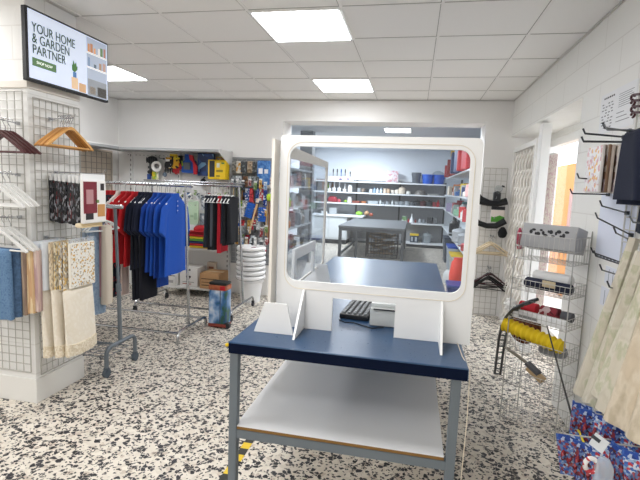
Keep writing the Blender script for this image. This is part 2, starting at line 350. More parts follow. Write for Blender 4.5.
# ---- side screen, standing along the counter's long edge
XS0 = -.594
t = thing('side_screen', 'cream framed clear side screen standing along the long edge of the counter', 'screen', (XS0, 2.45, TZ))
cream = mat('EFE9DF', .45)
MB().plate([(1.855, TZ+.1), (3.06, TZ+.1), (3.06, 1.668), (1.855, 1.692)], [rrect(1.93, TZ+.11, 3.02, 1.63, .03)], .012, MYZ(XS0)).build('frame', cream, t)
MB().plate([(1.93, TZ+.115), (3.02, TZ+.115), (3.02, 1.632), (1.93, 1.632)], [], .003, MYZ(XS0+.0045)).build('pane', clear((.95, .97, .99), .02, haze=.03), t)
MB().plate([(2.19, TZ+.11), (2.235, TZ+.11), (2.235, 1.13), (2.64, 1.125), (2.64, TZ+.11), (2.685, TZ+.11), (2.685, 1.178), (2.19, 1.186)], [], .014, MYZ(XS0+.012)).build('slot_trim', sheetm, t)
for y, x0, x1 in ((1.79, -.632, -.46), (2.83, -.70, -.49)):
    MB().plate([(x0, TZ+.001), (x1, TZ+.001), (x1-.03, TZ+.13), (x0+.045, TZ+.13)], [], .009, MXZ(y)).build('foot', sheetm, t)
# ---- things on the counter
t = thing('keyboard', 'black keyboard with pale keys lying on the counter behind the screen', 'keyboard', (-.25, 2.28, TZ))
R_ = Matrix.Rotation(math.radians(-4), 3, 'Z')
MB().box((-.235, 2.27, TZ+.013), (.14, .34, .024), R_, .006).build('base', mat('15171C', .4), t)
m = MB(); km = []
for i in range(5):
    for j in range(11):
        p = R_ @ Vector((-.052+i*.026, -.145+j*.029, 0)); m.box((p.x-.235, p.y+2.27, TZ+.029), (.015, .017, .01), R_, .003)
m.build('keys', mat('9A9DA0', .5), t)
t = thing('receipt_printer', 'light grey receipt printer on the counter next to the keyboard', 'printer', (-.06, 2.17, TZ))
MB().b2((-.166, 2.03, TZ+.002), (.035, 2.24, TZ+.085), .012).build('body', mat('C7C9C6', .45), t, smooth=True)
MB().b2((-.163, 2.05, TZ+.082), (.032, 2.235, TZ+.105), .012).build('lid', mat('DADCDA', .4), t, smooth=True)
MB().b2((-.15, 2.027, TZ+.078), (.02, 2.031, TZ+.084)).build('slot', dark, t)
MB().b2((-.09, 2.09, TZ+.104), (-.05, 2.11, TZ+.109), .003).build('button', mat('5E8F58', .4), t)
one('cable', MB().tube([(-.31, 2.07, TZ+.004), (-.28, 2.04, TZ+.004), (-.24, 2.05, TZ+.004), (-.2, 2.02, TZ+.004), (-.15, 1.99, TZ+.004), (-.1, 2.02, TZ+.004)], .0028, 5), black, 'thin black cable curling over the counter towards the grey printer', 'cable')
one('cable', MB().tube([(.2, 2.3, TZ+.004), (.215, 1.75, TZ+.004), (.234, 1.66, TZ-.01), (.236, 1.65, TZ-.2), (.231, 1.66, .3), (.226, 1.7, .05), (.22, 1.9, .006)], .002, 5), mat('E2D6C2', .6), 'thin pale cord hanging down over the front corner of the counter', 'cable')
tp = MB(); tm = pat(['E4BE1F', '26241F'], 2.2, 'bands', .6, (0, 1.0, 0))
tapem = bpy.data.materials.new('hazard_stripes'); tapem.use_nodes = True
nt = tapem.node_tree; b = nt.nodes['Principled BSDF']; tc = nt.nodes.new('ShaderNodeTexCoord'); wv = nt.nodes.new('ShaderNodeTexWave'); wv.bands_direction = 'Y'; wv.inputs['Scale'].default_value = 2.6
rp = nt.nodes.new('ShaderNodeValToRGB'); rp.color_ramp.interpolation = 'CONSTANT'; rp.color_ramp.elements[0].color = lin('2B2A24'); rp.color_ramp.elements[1].color = lin('E2C02A'); rp.color_ramp.elements[1].position = .5
nt.links.new(tc.outputs['Object'], wv.inputs['Vector']); nt.links.new(wv.outputs['Fac'], rp.inputs[0]); nt.links.new(rp.outputs[0], b.inputs['Base Color'])
one('hazard_tape', MB().b2((-.885, 1.3, .001), (-.835, 4.2, .003)), tapem, 'yellow and black hazard tape stuck on the floor under the counter', 'floor tape')

# ================================================================ GENERIC BUILDERS
def grid_bars(m, o, ud, vd, w, h, nu, nv, r=.0028):
    o = Vector(o); u = Vector(ud); v = Vector(vd)
    for i in range(nu+1): m.cyl(o+u*(w*i/nu), o+u*(w*i/nu)+v*h, r if 0 < i < nu else r*1.5, 5)
    for j in range(nv+1): m.cyl(o+v*(h*j/nv), o+v*(h*j/nv)+u*w, r if 0 < j < nv else r*1.5, 5)
    return m
def hook(base, d, ln, tilt=.1, r=.003, mt=None, label='', group=None, tip=.03):
    """a straight display peg with an upturned tip"""
    b = Vector(base); d = Vector(d).normalized(); up = Vector((0, 0, 1))
    pts = [b, b+d*ln*.5+up*tilt*ln*.5, b+d*ln+up*tilt*ln, b+d*(ln+tip*.5)+up*(tilt*ln+tip*.8)]
    m = MB().tube(pts, r, 6).box(b, (.012, .03, .02))
    return one('display_hook', m, mt or steel, label, 'hook', group)
def hanger(label, loc, rz, body, group, thick=.006, style='wood', tilt=0):
    """clothes hanger in the local YZ plane, hook top at the origin"""
    t = thing('clothes_hanger', label, 'hanger', loc, rz, group)
    hk = [(0, .0+.018*math.cos(a), -.02+.018*math.sin(a)) for a in [math.radians(200-20*i) for i in range(13)]] + [(0, .0, -.055), (0, 0, -.085 if style == 'wood' else -.125)]
    MB().tube(hk, .0022, 5).build('hook', chrome, t, w=False)
    m = MB()
    if style == 'wood':
        top = [(0, -.074), (.02, -.078), (.055, -.098), (.175, -.178), (.207, -.205)]
        out = [(y, z) for y, z in top] + [(.2, -.212), (.17, -.195), (.09, -.137), (.03, -.098), (0, -.093)]
        full = out + [(-y, z) for y, z in reversed(out[1:-1])]
        m.plate(full, [], thick*2, MYZ(-thick)); m.build('shoulders', body, t, w=False)
        MB().cyl((0, -.19, -.203), (0, .19, -.203), .0055, 8).build('trouser_bar', body, t, w=False)
    else:
        m.tube([(0, -.19, -.205), (0, -.11, -.155), (0, 0, -.122), (0, .11, -.155), (0, .19, -.205)], [.006, .007, .008, .007, .006], 6)
        m.tube([(0, -.19, -.205), (0, 0, -.212), (0, .19, -.205)], .0045, 6); m.build('shoulders', body, t, w=False)
    return t
def shirt(label, loc, rz, cloth, group, name='t_shirt', cat='t-shirt', ln=.72, hw=.235, seed=0, polo=False, sleeve=.22):
    """a T-shirt hung on a hanger: local origin is the rail point, width along local Y"""
    t = thing(name, label, cat, loc, rz, group); r = random.Random(seed); N = 28; ph = r.random()*6
    def ring(z, w, th, fold, cx=0):
        return [(cx+th*math.sin(a)*(1+0)+fold*math.sin(5*a+ph+z*2), w*math.copysign(abs(math.cos(a))**.75, math.cos(a))+fold*.6*math.cos(7*a+ph), z) for a in [2*PI*k/N for k in range(N)]]
    zb = -.125
    rings = [ring(zb+.005, .07, .014, 0), ring(zb-.012, .1, .016, .001), ring(zb-.05, hw*.82, .017, .001), ring(zb-.09, hw*.96, .018, .002), ring(zb-.2, hw*.93, .019, .003),
             ring(zb-.36, hw*.9, .018, .005), ring(zb-.54, hw*.94, .018, .006), ring(zb-ln, hw, .018, .007)]
    m = MB().loft(rings)
    for s in (-1, 1):
        sr = []
        for i, (y, z, w, h) in enumerate(((hw*.7, zb-.09, .014, .07), (hw*.96, zb-.14, .016, .075), (hw*1.0+sleeve*.10, zb-.14-sleeve*.5, .017, .066), (hw*1.0+sleeve*.16, zb-.14-sleeve*.95, .016, .064))):
            sr.append([(w*math.sin(a)+.003*math.sin(3*a+ph+i), s*(y+h*math.cos(a)*.8), z+h*math.cos(a)*.5*(1 if i else 0)+(.0 if i else h*.4*math.cos(a))) for a in [2*PI*k/14 for k in range(14)]])
        m.loft(sr)
    m.build('body', cloth, t, smooth=True, w=False)
    m = MB().loft([ring(zb-.014, .078, .018, 0), ring(zb+.03, .062, .018, 0), ring(zb+.034, .055, .014, 0), ring(zb+.0, .055, .012, 0)], cap=False)
    m.build('collar', cloth, t, smooth=True, w=False)
    if polo:
        MB().box((.0205, 0, zb-.09), (.006, .03, .14), None, .002).build('placket', cloth, t, w=False)
        m = MB()
        for k in range(3): m.cyl((.022, 0, zb-.04-.045*k), (.026, 0, zb-.04-.045*k), .006, 8)
        m.build('buttons', mat('E8E8EA', .4), t, w=False)
    return t
def drape(label, loc, rz, cloth, group, name='trousers', cat='trousers', ln=.55, w=.19, th=.022, seed=0, top=-.2, fold=.008, hem=None, taper=1.0, lean=(0, 0)):
    """cloth folded over a bar: width along local Y, th thick in X, hanging down to top-ln"""
    t = thing(name, label, cat, loc, rz, group); r = random.Random(seed); N = 32; ph = r.random()*6
    def ring(z, k, q=1.0):
        f = fold*(.25+k); ww = w*(1+(taper-1)*k)
        return [(lean[0]*k+th*q*math.sin(a)+f*math.sin(4*a+ph+k*2.2), lean[1]*k+ww*math.copysign(abs(math.cos(a))**.5, math.cos(a))+f*.4*math.sin(3*a+ph), z) for a in [2*PI*i/N for i in range(N)]]
    m = MB().loft([ring(top+.004, 0, .35)] + [ring(top-.012-ln*k/9, k/9) for k in range(10)])
    m.build('cloth', cloth, t, smooth=True, w=False)
    if hem is not None:
        hm = MB().loft([[(p[0]*1.06, p[1]*1.01, p[2]) for p in ring(top-ln+ (.055 if j == 0 else -.02), 1, 1.15)] for j in (0, 1)]); hm.build('border', hem, t, smooth=True, w=False)
    return t
def pack(label, loc, rz, size, face, back, group=None, name='hang_pack', cat='pack', header=None, tilt=0, headh=.035, puff=0):
    """a flat pack hung from a peg: size = thickness x, width y, height z; face looks along local +X"""
    t = thing(name, label, cat, loc, rz, group); x, y, z = size
    MB().box((0, 0, -z/2-headh), (x, y, z), None, min(.012, x*.4) if not puff else 0).build('card' if not puff else 'bag', back, t, w=False, smooth=False)
    MB().box((x/2+.0008, 0, -z/2-headh), (.0016, y*.94, z*.95)).build('print', face, t, w=False)
    if header is not None: MB().box((0, 0, -headh/2-.002), (max(.004, x*.5), y*.98, headh)).build('header', header, t, w=False)
    return t

# ================================================================ PILLAR: TELEVISION, WIRE GRIDS AND WHAT HANGS ON THEM
t = thing('television', 'flat television with a green slogan on a pale screen, high on the white pillar', 'television', (-2.29, 2.745, 2.27))
tx = -2.288
MB().b2((-2.325, 2.388, 2.062), (tx-.003, 3.126, 2.488), .006).build('casing', mat('101116', .5), t)
scr = MB().b2((tx-.004, 2.402, 2.08), (tx-.001, 3.113, 2.475)).build('display', emis('CDD6E8', .5), t)
MB().b2((-2.372, 2.6, 2.2), (-2.32, 2.8, 2.35)).build('wall_bracket', dark, t)
def screen_rect(y0, z0, y1, z1, c, s=.55, nm='picture_block', d=0.0):
    return MB().b2((tx-.001, y0, z0), (tx+.0004+d, y1, z1)).build(nm, emis(c, s), scr)
gtext = emis('3E5240', .55)
def screen_text(body, y, z, width, cap, mt, nm='slogan'):
    cu = bpy.data.curves.new(nm, 'FONT'); cu.body = body; cu.size = 1.0; cu.extrude = .0; cu.offset = 0
    o = bpy.data.objects.new(nm, cu); C.objects.link(o); bpy.context.view_layer.update()
    w, h = o.dimensions.x, o.dimensions.y
    me = bpy.data.meshes.new_from_object(o.evaluated_get(bpy.context.evaluated_depsgraph_get())); bpy.data.objects.remove(o); o = bpy.data.objects.new(nm, me); C.objects.link(o)
    tb = bmesh.new(); tb.from_mesh(me)
    if nm == 'slogan':
        for dx in (.035, .07): bmesh.ops.translate(tb, vec=(.03, .0, 0), verts=[v for v in bmesh.ops.duplicate(tb, geom=tb.verts[:]+tb.edges[:]+tb.faces[:])['geom'] if isinstance(v, bmesh.types.BMVert)]) if dx < .05 else None
    tb.to_mesh(me); tb.free(); me.materials.clear(); me.materials.append(mt); o.parent = scr
    off = Vector((-2.29, 2.745, 2.27)); o.location = Vector((tx+.0012, y, z))-off; o.rotation_euler = (PI/2, 0, PI/2); o.scale = (width/w, cap/h, 1)
screen_text('YOUR HOME', 2.425, 2.353, .355, .055, gtext)
screen_text('& GARDEN', 2.425, 2.29, .30, .055, gtext)
screen_text('PARTNER', 2.425, 2.227, .265, .052, gtext)
screen_rect(2.425, 2.155, 2.612, 2.203, '4C6B45', .6, 'button')
screen_text('SHOP NOW', 2.455, 2.171, .125, .017, emis('F4F6F0', .9), 'button_text')
screen_rect(2.895, 2.075, 3.10, 2.468, 'A9B2C2', .45, 'picture_panel')
for y0, z0, y1, z1, c in ((2.895, 2.36, 3.10, 2.372, 'EFEFF2'), (2.895, 2.262, 3.10, 2.274, 'EFEFF2'), (2.905, 2.372, 2.925, 2.425, 'C48A5A'), (2.93, 2.372, 2.955, 2.432, 'B9805A'), (2.965, 2.372, 2.985, 2.41, 'D8A070'), (3.01, 2.372, 3.03, 2.42, 'E6E2DC'),
        (3.035, 2.372, 3.06, 2.43, '6C8A5C'), (3.07, 2.372, 3.09, 2.435, 'B07C6A'), (2.905, 2.274, 2.925, 2.335, '7E93B0'), (2.935, 2.274, 2.955, 2.31, 'A7B3C4'), (2.965, 2.274, 2.99, 2.3, '5C6A78'), (3.02, 2.274, 3.045, 2.32, 'A78A72'), (3.06, 2.274, 3.09, 2.33, 'B5968A'),
        (2.9, 2.08, 3.1, 2.19, '8E9298'), (2.92, 2.09, 2.98, 2.14, 'C9B59B'), (3.0, 2.085, 3.095, 2.15, '6D665C'), (2.745, 2.09, 2.805, 2.165, 'D8B996'), (2.815, 2.083, 2.88, 2.14, 'C7A079'), (2.76, 2.165, 2.79, 2.2, '4F78A8')):
    screen_rect(y0, z0, y1, z1, c, .42, 'picture_block', .0002)
m = MB()
for a, l in ((-.5, .05), (-.15, .075), (.2, .07), (.55, .05), (-.8, .035)):
    p = (tx+.0006, 2.775, 2.2); q = Vector((0, math.sin(a)*l, math.cos(a)*l)); n = Vector((0, math.cos(a), -math.sin(a)))
    m.loft([[Vector(p)+n*.001, Vector(p)-n*.001, Vector(p)-n*.001+Vector((.0005, 0, 0))], [Vector(p)+q*.6+n*.011, Vector(p)+q*.6-n*.011, Vector(p)+q*.6+Vector((.0005, 0, 0))], [Vector(p)+q+n*.001, Vector(p)+q-n*.001, Vector(p)+q+Vector((.0005, 0, 0))]])
m.build('leaf_picture', emis('3F6B34', .5), scr)
grw = mat('AFACA5', .45, .1)
t = thing('wire_grid', 'wire grid panel on the pillar side under the television', 'wire grid', (-2.35, 2.7, .2))
grid_bars(MB(), (-2.352, 2.487, .19), (0, 1, 0), (0, 0, 1), .40, 1.79, 8, 32).build('bars', grw, t)
t = thing('wire_grid', 'wire grid panel on the pillar front behind the dark red and white hangers', 'wire grid', (-2.7, 2.45, .21))
grid_bars(MB(), (-3.0, 2.446, .215), (1, 0, 0), (0, 0, 1), .61, 1.795, 11, 32).build('bars', grw, t)
# natural wooden hangers on the pillar side
hook((-2.352, 2.625, 1.868), (1, 0, 0), .17, .05, .0035, chrome, 'chrome peg holding the natural wooden hangers on the pillar side')
nt_w = [mat(c, .4, bump=.1, bscale=40) for c in ('D9A25C', 'C98F47', 'B87F3C')]
rows = ['frontmost of', 'second of', 'third of', 'fourth of', 'fifth of', 'wall-side one of']
for i in range(6):
    hanger('natural wooden hanger, %s the six under the television' % rows[i], (-2.205-.0135*i, 2.63-.003*i, 1.895-.001*i), .02*math.sin(i*2.3), nt_w[(0, 1, 2, 1, 2, 1)[i]], 'natural wooden hangers', .0055)
# dark red hangers, white hangers, trousers on the front face
dr = mat('4A1C1E', .35); gw = mat('E4E3E0', .4)
hook((-2.43, 2.446, 1.815), (0, -1, 0), .2, .05, .0035, chrome, 'chrome peg holding the dark red hangers on the pillar front')
hook((-2.44, 2.446, 1.5), (0, -1, 0), .2, .05, .0035, chrome, 'chrome peg holding the upper white hangers on the pillar front')
hook((-2.44, 2.446, 1.235), (0, -1, 0), .2, .05, .0035, chrome, 'chrome peg holding the lower white hangers on the pillar front')
for i in range(4):
    hanger('dark red wooden hanger, %s four on the pillar front' % ('frontmost of', 'second of', 'third of', 'wall-side one of')[i], (-2.43, 2.29+.035*i, 1.835+.001*i), PI/2+.05*math.sin(i*3), dr, 'dark red hangers', .007)
for i in range(4):
    hanger('white hanger, %s the upper four on the pillar front' % ('frontmost of', 'second of', 'third of', 'wall-side one of')[i], (-2.44, 2.28+.036*i, 1.515+.002*i), PI/2+.04*math.sin(i*2), gw, 'upper white hangers', .008)
for i in range(3):
    hanger('white hanger, %s the lower three on the pillar front' % ('frontmost of', 'second of', 'wall-side one of')[i], (-2.44, 2.29+.045*i, 1.25+.002*i), PI/2+.04*math.sin(i*2), gw, 'lower white hangers', .008)
den = pat(['4F6F92', '6685A6', '58789B'], 60, 'soft', .9); den2 = pat(['3D5573', '4E6A8A'], 60, 'soft', .9)
drape('light blue denim trousers folded over the frontmost lower white hanger', (-2.475, 2.29, 1.25), PI/2, den, 'folded trousers on the pillar', 'trousers', 'trousers', .42, .12, .022, 3)
drape('darker blue denim trousers hanging behind the light blue pair on the pillar', (-2.42, 2.325, 1.25), PI/2, den2, 'folded trousers on the pillar', 'trousers', 'trousers', .41, .1, .015, 5)
sc_m = pat(['C9B39E', 'B49A8B', 'D6C3A6', 'C9A7A0', 'E0D2BE'], 55, 'cells', .9, (1, 1, .05))
for i, (x, y, n_) in enumerate(((-2.325, 2.35, 'brown'), (-2.29, 2.37, 'tan'), (-2.26, 2.385, 'pinkish'))):
    drape('%s striped scarf hanging beside the denim on the pillar' % n_, (x, y, 1.25), PI/2, pat([('8F7A6C', 'A89280', 'B7A590'), ('D8B78B', 'C9A27A', 'E3CDA6'), ('CDB2A9', 'B99A9A', 'DCC8BE')][i], 70, 'cells', .9, (1, 1, .05)), 'striped scarves on the pillar', 'scarf', 'scarf', .40-.01*i, .022, .02, 20+i, fold=.004)
# packs hung on the pillar side: row of dark patterned bags, a maroon and white pack in front
hook((-2.352, 2.66, 1.525), (1, 0, 0), .36, .02, .0035, chrome, 'long chrome peg carrying the dark patterned bags on the pillar side')
dkp = [pat(cs, 120, 'cells', .25, (1, 1, .4), i*1.3) for i, cs in enumerate((['17181C', '25262B', '6A6B72', '141418', '3A2226', '1C1D22'], ['1B1B20', '101013', '55565C', '2A2B30', '88888E', '15151A'], ['1A191D', '5A2026', '2A2A30', '8C8C92', '121216', '1C1B20']))]
clearbag = mat('E3E3E2', .2)
ordn = ['wall-side', 'second', 'third', 'fourth', 'fifth', 'sixth', 'seventh', 'frontmost']
for i in range(8):
    pack('dark patterned bag, %s of the row on the pillar%s' % (ordn[i], (' from the wall' if 0 < i < 7 else '')), (-2.335+.037*i, 2.69-.004*i, 1.52-.002*i), .05*math.sin(i*1.9), (.036, .2, .27+.004*(i % 3)), dkp[i % 3], dkp[(i+1) % 3], 'dark patterned bags', 'hanging_bag', 'bag', clearbag, headh=.045)
t = pack('white and maroon snack pack hanging in front of the dark bags', (-2.025, 2.60, 1.525), 0, (.026, .215, .275), mat('EFECE8', .3), mat('E9E6E2', .3), None, 'snack_pack', 'pack', mat('F3F3F2', .25), headh=.04)
for (y0, y1, z0, z1, c, nm) in ((-.105, .015, -.25, -.05, '7A1F2E', 'maroon_panel'), (-.085, -.02, -.19, -.1, 'B98A8C', 'lettering_block'), (.02, .09, -.275, -.195, 'C58F54', 'food_picture'), (.05, .085, -.105, -.06, '2C2326', 'emblem'), (-.09, -.02, -.29, -.25, '2B2528', 'dark_label'), (.0, .035, -.185, -.165, '6E8A4A', 'green_leaf')):
    MB().b2((.0125, y0, z0), (.0156+(.0012 if 'lett' in nm or 'food' in nm else 0), y1, z1)).build(nm, mat(c, .35), t, w=False)
t = pack('cream edged carton hanging just below the maroon snack pack', (-2.06, 2.6, 1.212), 0, (.05, .2, .03), mat('E8CFA0', .5), mat('EAD9B8', .5), None, 'carton', 'carton', None, headh=.0)
# folded cloth packs and the cream lace tablecloth
hook((-2.352, 2.56, 1.10), (1, 0, 0), .3, .02, .0035, chrome, 'long chrome peg carrying the folded tea towels on the pillar side')
ctow = [('white', pat(['E7E9EC', 'DDE2E8', 'CBD6E0'], 20, 'soft', .85)), ('blue edged white', mat('E4E9EE', .85)), ('beige', pat(['D8C4A4', 'E5D6BC', 'B4A48E'], 130, 'cells', .85, (1, 1, .4))), ('yellow patterned', pat(['D7B97C', 'EADFC8', 'A09684', 'E7D9B6'], 130, 'cells', .85, (1, 1, .5))),
        ('grey and ochre', pat(['C9AA6E', 'D8D0C4', '8A8680', 'EDE7DA'], 130, 'cells', .85, (1, 1, .5), 2)), ('ochre bordered', pat(['CFAD70', 'EDE6D6', 'A69A88'], 130, 'cells', .85, (1, 1, .5), 3))]
for i, (n_, mm) in enumerate(ctow):
    y = (2.545, 2.55, 2.565, 2.575, 2.585, 2.59)[i]
    drape('%s folded tea towel hanging on the pillar, %s from the wall' % (n_, ('first', 'second', 'third', 'fourth', 'fifth', 'sixth')[i]), ((-2.31, -2.255, -2.215, -2.185, -2.155, -2.125)[i], y-.035, 1.285), .04*math.sin(i), mm, 'folded tea towels on the pillar', 'tea_towel', 'tea towel', .29, .105, (.034, .022, .013, .012, .012, .012)[i], 40+i, fold=.003)
t = pack('white tea towel pack with an ochre floral border, hanging frontmost on the pillar', (-2.09, 2.565, 1.115), 0, (.02, .225, .29), pat(['ECE8DF', 'E8E2D4', 'D3A95B', 'EFECE6', 'EFECE6', 'A89A86', 'EAE4D8', 'E0D6C4', 'F0EDE6'], 110, 'cells', .6, (1, 1, 1)), mat('E9E3D6', .7), None, 'tea_towel_pack', 'pack', clear((.95, .96, .97), .1, haze=.25), headh=.03)
hook((-2.352, 2.54, .80), (1, 0, 0), .27, .02, .0035, chrome, 'chrome peg carrying the cream lace tablecloths on the pillar side')
crm = pat(['EEE5D5', 'EAE0CE', 'F0E8DA'], 25, 'soft', .9); lace = pat(['ECE2CF', 'D6C7AC', 'E6DAC4', 'DFD1B8'], 85, 'cells', .95)
for i, n_ in enumerate(('wall-side', 'middle', 'frontmost')):
    drape('cream tablecloth with a lace border, %s of the three on the pillar' % n_, (-2.26+.075*i, 2.525+.012*i, .985), .05*i-.05, crm, 'cream lace tablecloths', 'tablecloth', 'tablecloth', .42-.01*i, .115+.012*i, .024, 60+i, hem=lace, fold=.006, lean=(.02, .0))

# ================================================================ CLOTHES RACKS
def caster(m, x, y, r=.028):
    m.cyl((x-.012, y, r), (x+.012, y, r), r, 14); m.cyl((x, y, r), (x, y, r+.045), .009, 8); m.box((x, y, r+.03), (.034, .03, .026), None, .006)
def arch(x, y0, y1, z, zf, r):
    """inverted U foot along Y with rounded shoulders"""
    k = .05
    return [(x, y0, zf), (x, y0, z-k)] + [(x, y0+k-k*math.cos(a), z-k+k*math.sin(a)) for a in (PI/6, PI/3, PI/2)] + [(x, y1-k+k*math.sin(a), z-k+k*math.cos(a)) for a in (0, PI/6, PI/3, PI/2)] + [(x, y1, zf)]
t = thing('clothes_rack', 'chrome clothes rack carrying the red, navy and blue shirts', 'clothes rack', (-2.7, 4.04, 0))
for x in (-2.06, -3.45):
    MB().tube(arch(x, 3.75, 4.33, .115, .0, .013), .013, 8).build('foot', chrome, t, smooth=True)
    MB().cyl((x-.04, 4.04, .1), (x-.085 if x > -3 else x, 4.04, 1.46), .013, 10).build('post', chrome, t, smooth=True)
MB().cyl((-3.45, 3.775, .095), (-2.06, 3.775, .095), .012, 8).cyl((-3.45, 4.31, .095), (-2.06, 4.31, .095), .012, 8).build('base_bar', chrome, t, smooth=True)
MB().cyl((-3.5, 4.04, 1.46), (-2.08, 4.04, 1.46), .014, 10).ball((-2.08, 4.04, 1.46), .017, 8).build('rail', chrome, t, smooth=True)
t = thing('clothes_rack', 'chrome clothes rack with casters carrying the dark trousers, behind the shirts', 'clothes rack', (-2.5, 4.93, 0))
for x in (-1.88, -3.05):
    MB().tube(arch(x, 4.58, 5.27, .125, .06, .013), .013, 8).build('foot', chrome, t, smooth=True)
    for y in (4.58, 5.27): caster_m = MB(); caster(caster_m, x, y); caster_m.build('caster', dark, t, smooth=True)
    MB().cyl((x, 4.93, .11), (x-.08 if x > -2 else x, 4.93, 1.47), .013, 10).build('post', chrome, t, smooth=True)
MB().cyl((-3.05, 4.6, .105), (-1.88, 4.6, .105), .012, 8).build('base_bar', chrome, t, smooth=True)
MB().cyl((-3.2, 4.93, 1.47), (-1.92, 4.93, 1.47), .014, 10).cyl((-3.2, 5.0, 1.5), (-1.92, 5.0, 1.5), .01, 10).build('rail', chrome, t, smooth=True)
t = thing('clothes_rack', 'grey single post clothes rack with casters standing beside the white pillar', 'clothes rack', (-2.3, 3.15, 0))
MB().tube(arch(-2.2, 2.94, 3.3, .225, .075, .016), .016, 10).build('foot', greymetal, t, smooth=True)
for y in (2.94, 3.3): caster_m = MB(); caster(caster_m, -2.2, y, .036); caster_m.build('caster', mat('4C5660', .5), t, smooth=True)
MB().cyl((-2.215, 3.13, .21), (-2.24, 3.15, .66), .016, 10).cyl((-2.24, 3.15, .64), (-2.265, 3.15, 1.28), .012, 10).build('post', greymetal, t, smooth=True)
MB().cyl((-2.238, 3.15, .62), (-2.241, 3.15, .68), .021, 10).build('collar', greymetal, t, smooth=True)
MB().cyl((-3.0, 3.15, 1.285), (-2.21, 3.15, 1.285), .016, 10).ball((-2.21, 3.15, 1.285), .019, 8).build('rail', chrome, t, smooth=True)
m = MB(); grid_bars(m, (-2.95, 2.98, .14), (1, 0, 0), (0, 1, 0), .72, .28, 10, 5, .003); m.build('wire_shelf', steel, t)
MB().cyl((-2.95, 3.12, .16), (-2.2, 3.12, .2), .01, 8).build('base_bar', greymetal, t)

whip = mat('E8E8E6', .4)
def on_rack(i, n, kind, colour_words, x, fn, y=4.04, z=1.46):
    pass
# --- shirts on the first rack
red = mat('C4161F', .85, bump=.2, bscale=300); red2 = mat('A8121B', .85, bump=.2, bscale=300); navy = mat('151B30', .9, bump=.2, bscale=300); blue = mat('1450B4', .85, bump=.2, bscale=300)
blue2 = mat('0F429C', .85, bump=.2, bscale=300); wsh = mat('E4E0DA', .85, bump=.2, bscale=300); creamc = mat('D9CBB4', .9, bump=.2, bscale=300)
G1 = 'hangers on the shirt rack'
rail = [(-3.16, navy, 'navy T-shirt', .66, 'at the far end of the shirt rack'), (-3.07, creamc, 'cream T-shirt', .64, 'between the navy and red shirts on the shirt rack'),
        (-2.97, red, 'red T-shirt', .66, 'farthest of the five on the shirt rack'), (-2.9, red2, 'red T-shirt', .68, 'second of the five on the shirt rack'), (-2.845, wsh, 'white T-shirt', .70, 'between red shirts on the shirt rack'),
        (-2.79, red, 'red T-shirt', .7, 'midmost of the five on the shirt rack'), (-2.735, red2, 'red T-shirt', .7, 'fourth of the five on the shirt rack'), (-2.675, red, 'red T-shirt', .7, 'next to the navy polos on the shirt rack'),
        (-2.60, navy, 'navy polo shirt', .72, 'next to the red shirts on the rack'), (-2.565, navy, 'navy polo shirt', .72, 'second of the four on the shirt rack'), (-2.53, navy, 'navy polo shirt', .72, 'third of the four on the shirt rack'), (-2.495, navy, 'navy polo shirt', .72, 'next to the bright blue polos on the rack'),
        (-2.445, blue2, 'bright blue polo shirt', .68, 'next to the navy polos on the rack'), (-2.40, blue, 'bright blue polo shirt', .69, 'second of the five on the shirt rack'), (-2.355, blue2, 'bright blue polo shirt', .7, 'midmost of the five on the shirt rack'),
        (-2.31, blue, 'bright blue polo shirt', .7, 'fourth of the five on the shirt rack'), (-2.25, blue, 'bright blue polo shirt', .7, 'showing its front, last on the shirt rack')]
for i, (x, mm, n_, ln, wh) in enumerate(rail):
    rz = .05*math.sin(i*2.1)-.03
    hanger('white hanger of the %s %s' % (n_, wh), (x, 4.04, 1.478), rz, whip, G1, style='plastic')
    shirt('%s %s' % (n_, wh), (x, 4.04, 1.475), rz*.5, mm, 'shirts on the shirt rack', 'polo_shirt' if 'polo' in n_ else 't_shirt', 'shirt', ln+.02*math.sin(i)+(.05 if 'blue' in n_ else -.03), .2, i, polo=('polo' in n_))
navt = mat('10131F', .9, bump=.2, bscale=300)
for i, (x, ln) in enumerate(((-2.585, .9), (-2.545, .88), (-2.505, .9))):
    drape('long navy trousers hanging among the navy polos, %s' % ('next to the red shirts', 'middle pair of three', 'next to the blue polos')[i], (x, 4.0, 1.46), 0, navt, 'long navy trousers', 'trousers', 'trousers', ln, .18, .02, 80+i, taper=.8, fold=.006)
drape('bright blue trouser leg hanging below the blue polos', (-2.385, 4.05, 1.46), 0, blue2, None, 'trousers', 'trousers', .78, .09, .018, 90)
# --- garments on the grey rack by the pillar
jean = pat(['7C93AE', '95A9C0', '8AA0B8'], 30, 'soft', .9)
gar = [(-2.435, jean, 'pale blue denim trousers hanging next to the pillar on the grey rack', .7, .10), (-2.47, mat('A9B8C9', .9), 'grey blue cotton trousers on the grey rack behind the pillar packs', .66, .12),
       (-2.50, pat(['7E8FA6', '8496AB'], 30, 'soft', .9), 'faded blue trousers with a long leg on the grey rack', .66, .12), (-2.40, mat('B4868B', .9), 'dusty pink trousers on the grey rack', .56, .04),
       (-2.385, mat('C6B7A3', .9), 'beige cotton trousers on the grey rack beside the dusty pink pair', .62, .035), (-2.37, mat('D6CABA', .9), 'light cream long skirt on the grey rack', .62, .05)]
for i, (x, mm, lb, ln, w) in enumerate(gar):
    hanger('white plastic hanger under the %s' % lb.split(' on ')[0].split(' hanging')[0], (x, 3.15, 1.302), .04*math.sin(i*2), whip, 'hangers on the grey rack', style='plastic')
    drape(lb, (x, 3.19 if i > 2 else 3.15, 1.30), .05*math.sin(i), mm, 'garments on the grey rack', 'skirt' if 'skirt' in lb else 'trousers', 'skirt' if 'skirt' in lb else 'trousers', ln, w, .02, 100+i, top=-.17)
dot = pat(['171A2C', '171A2C', '8E2A38', '171A2C', '1B1E30', '1B1E30', '151829'], 55, 'cells', .9)
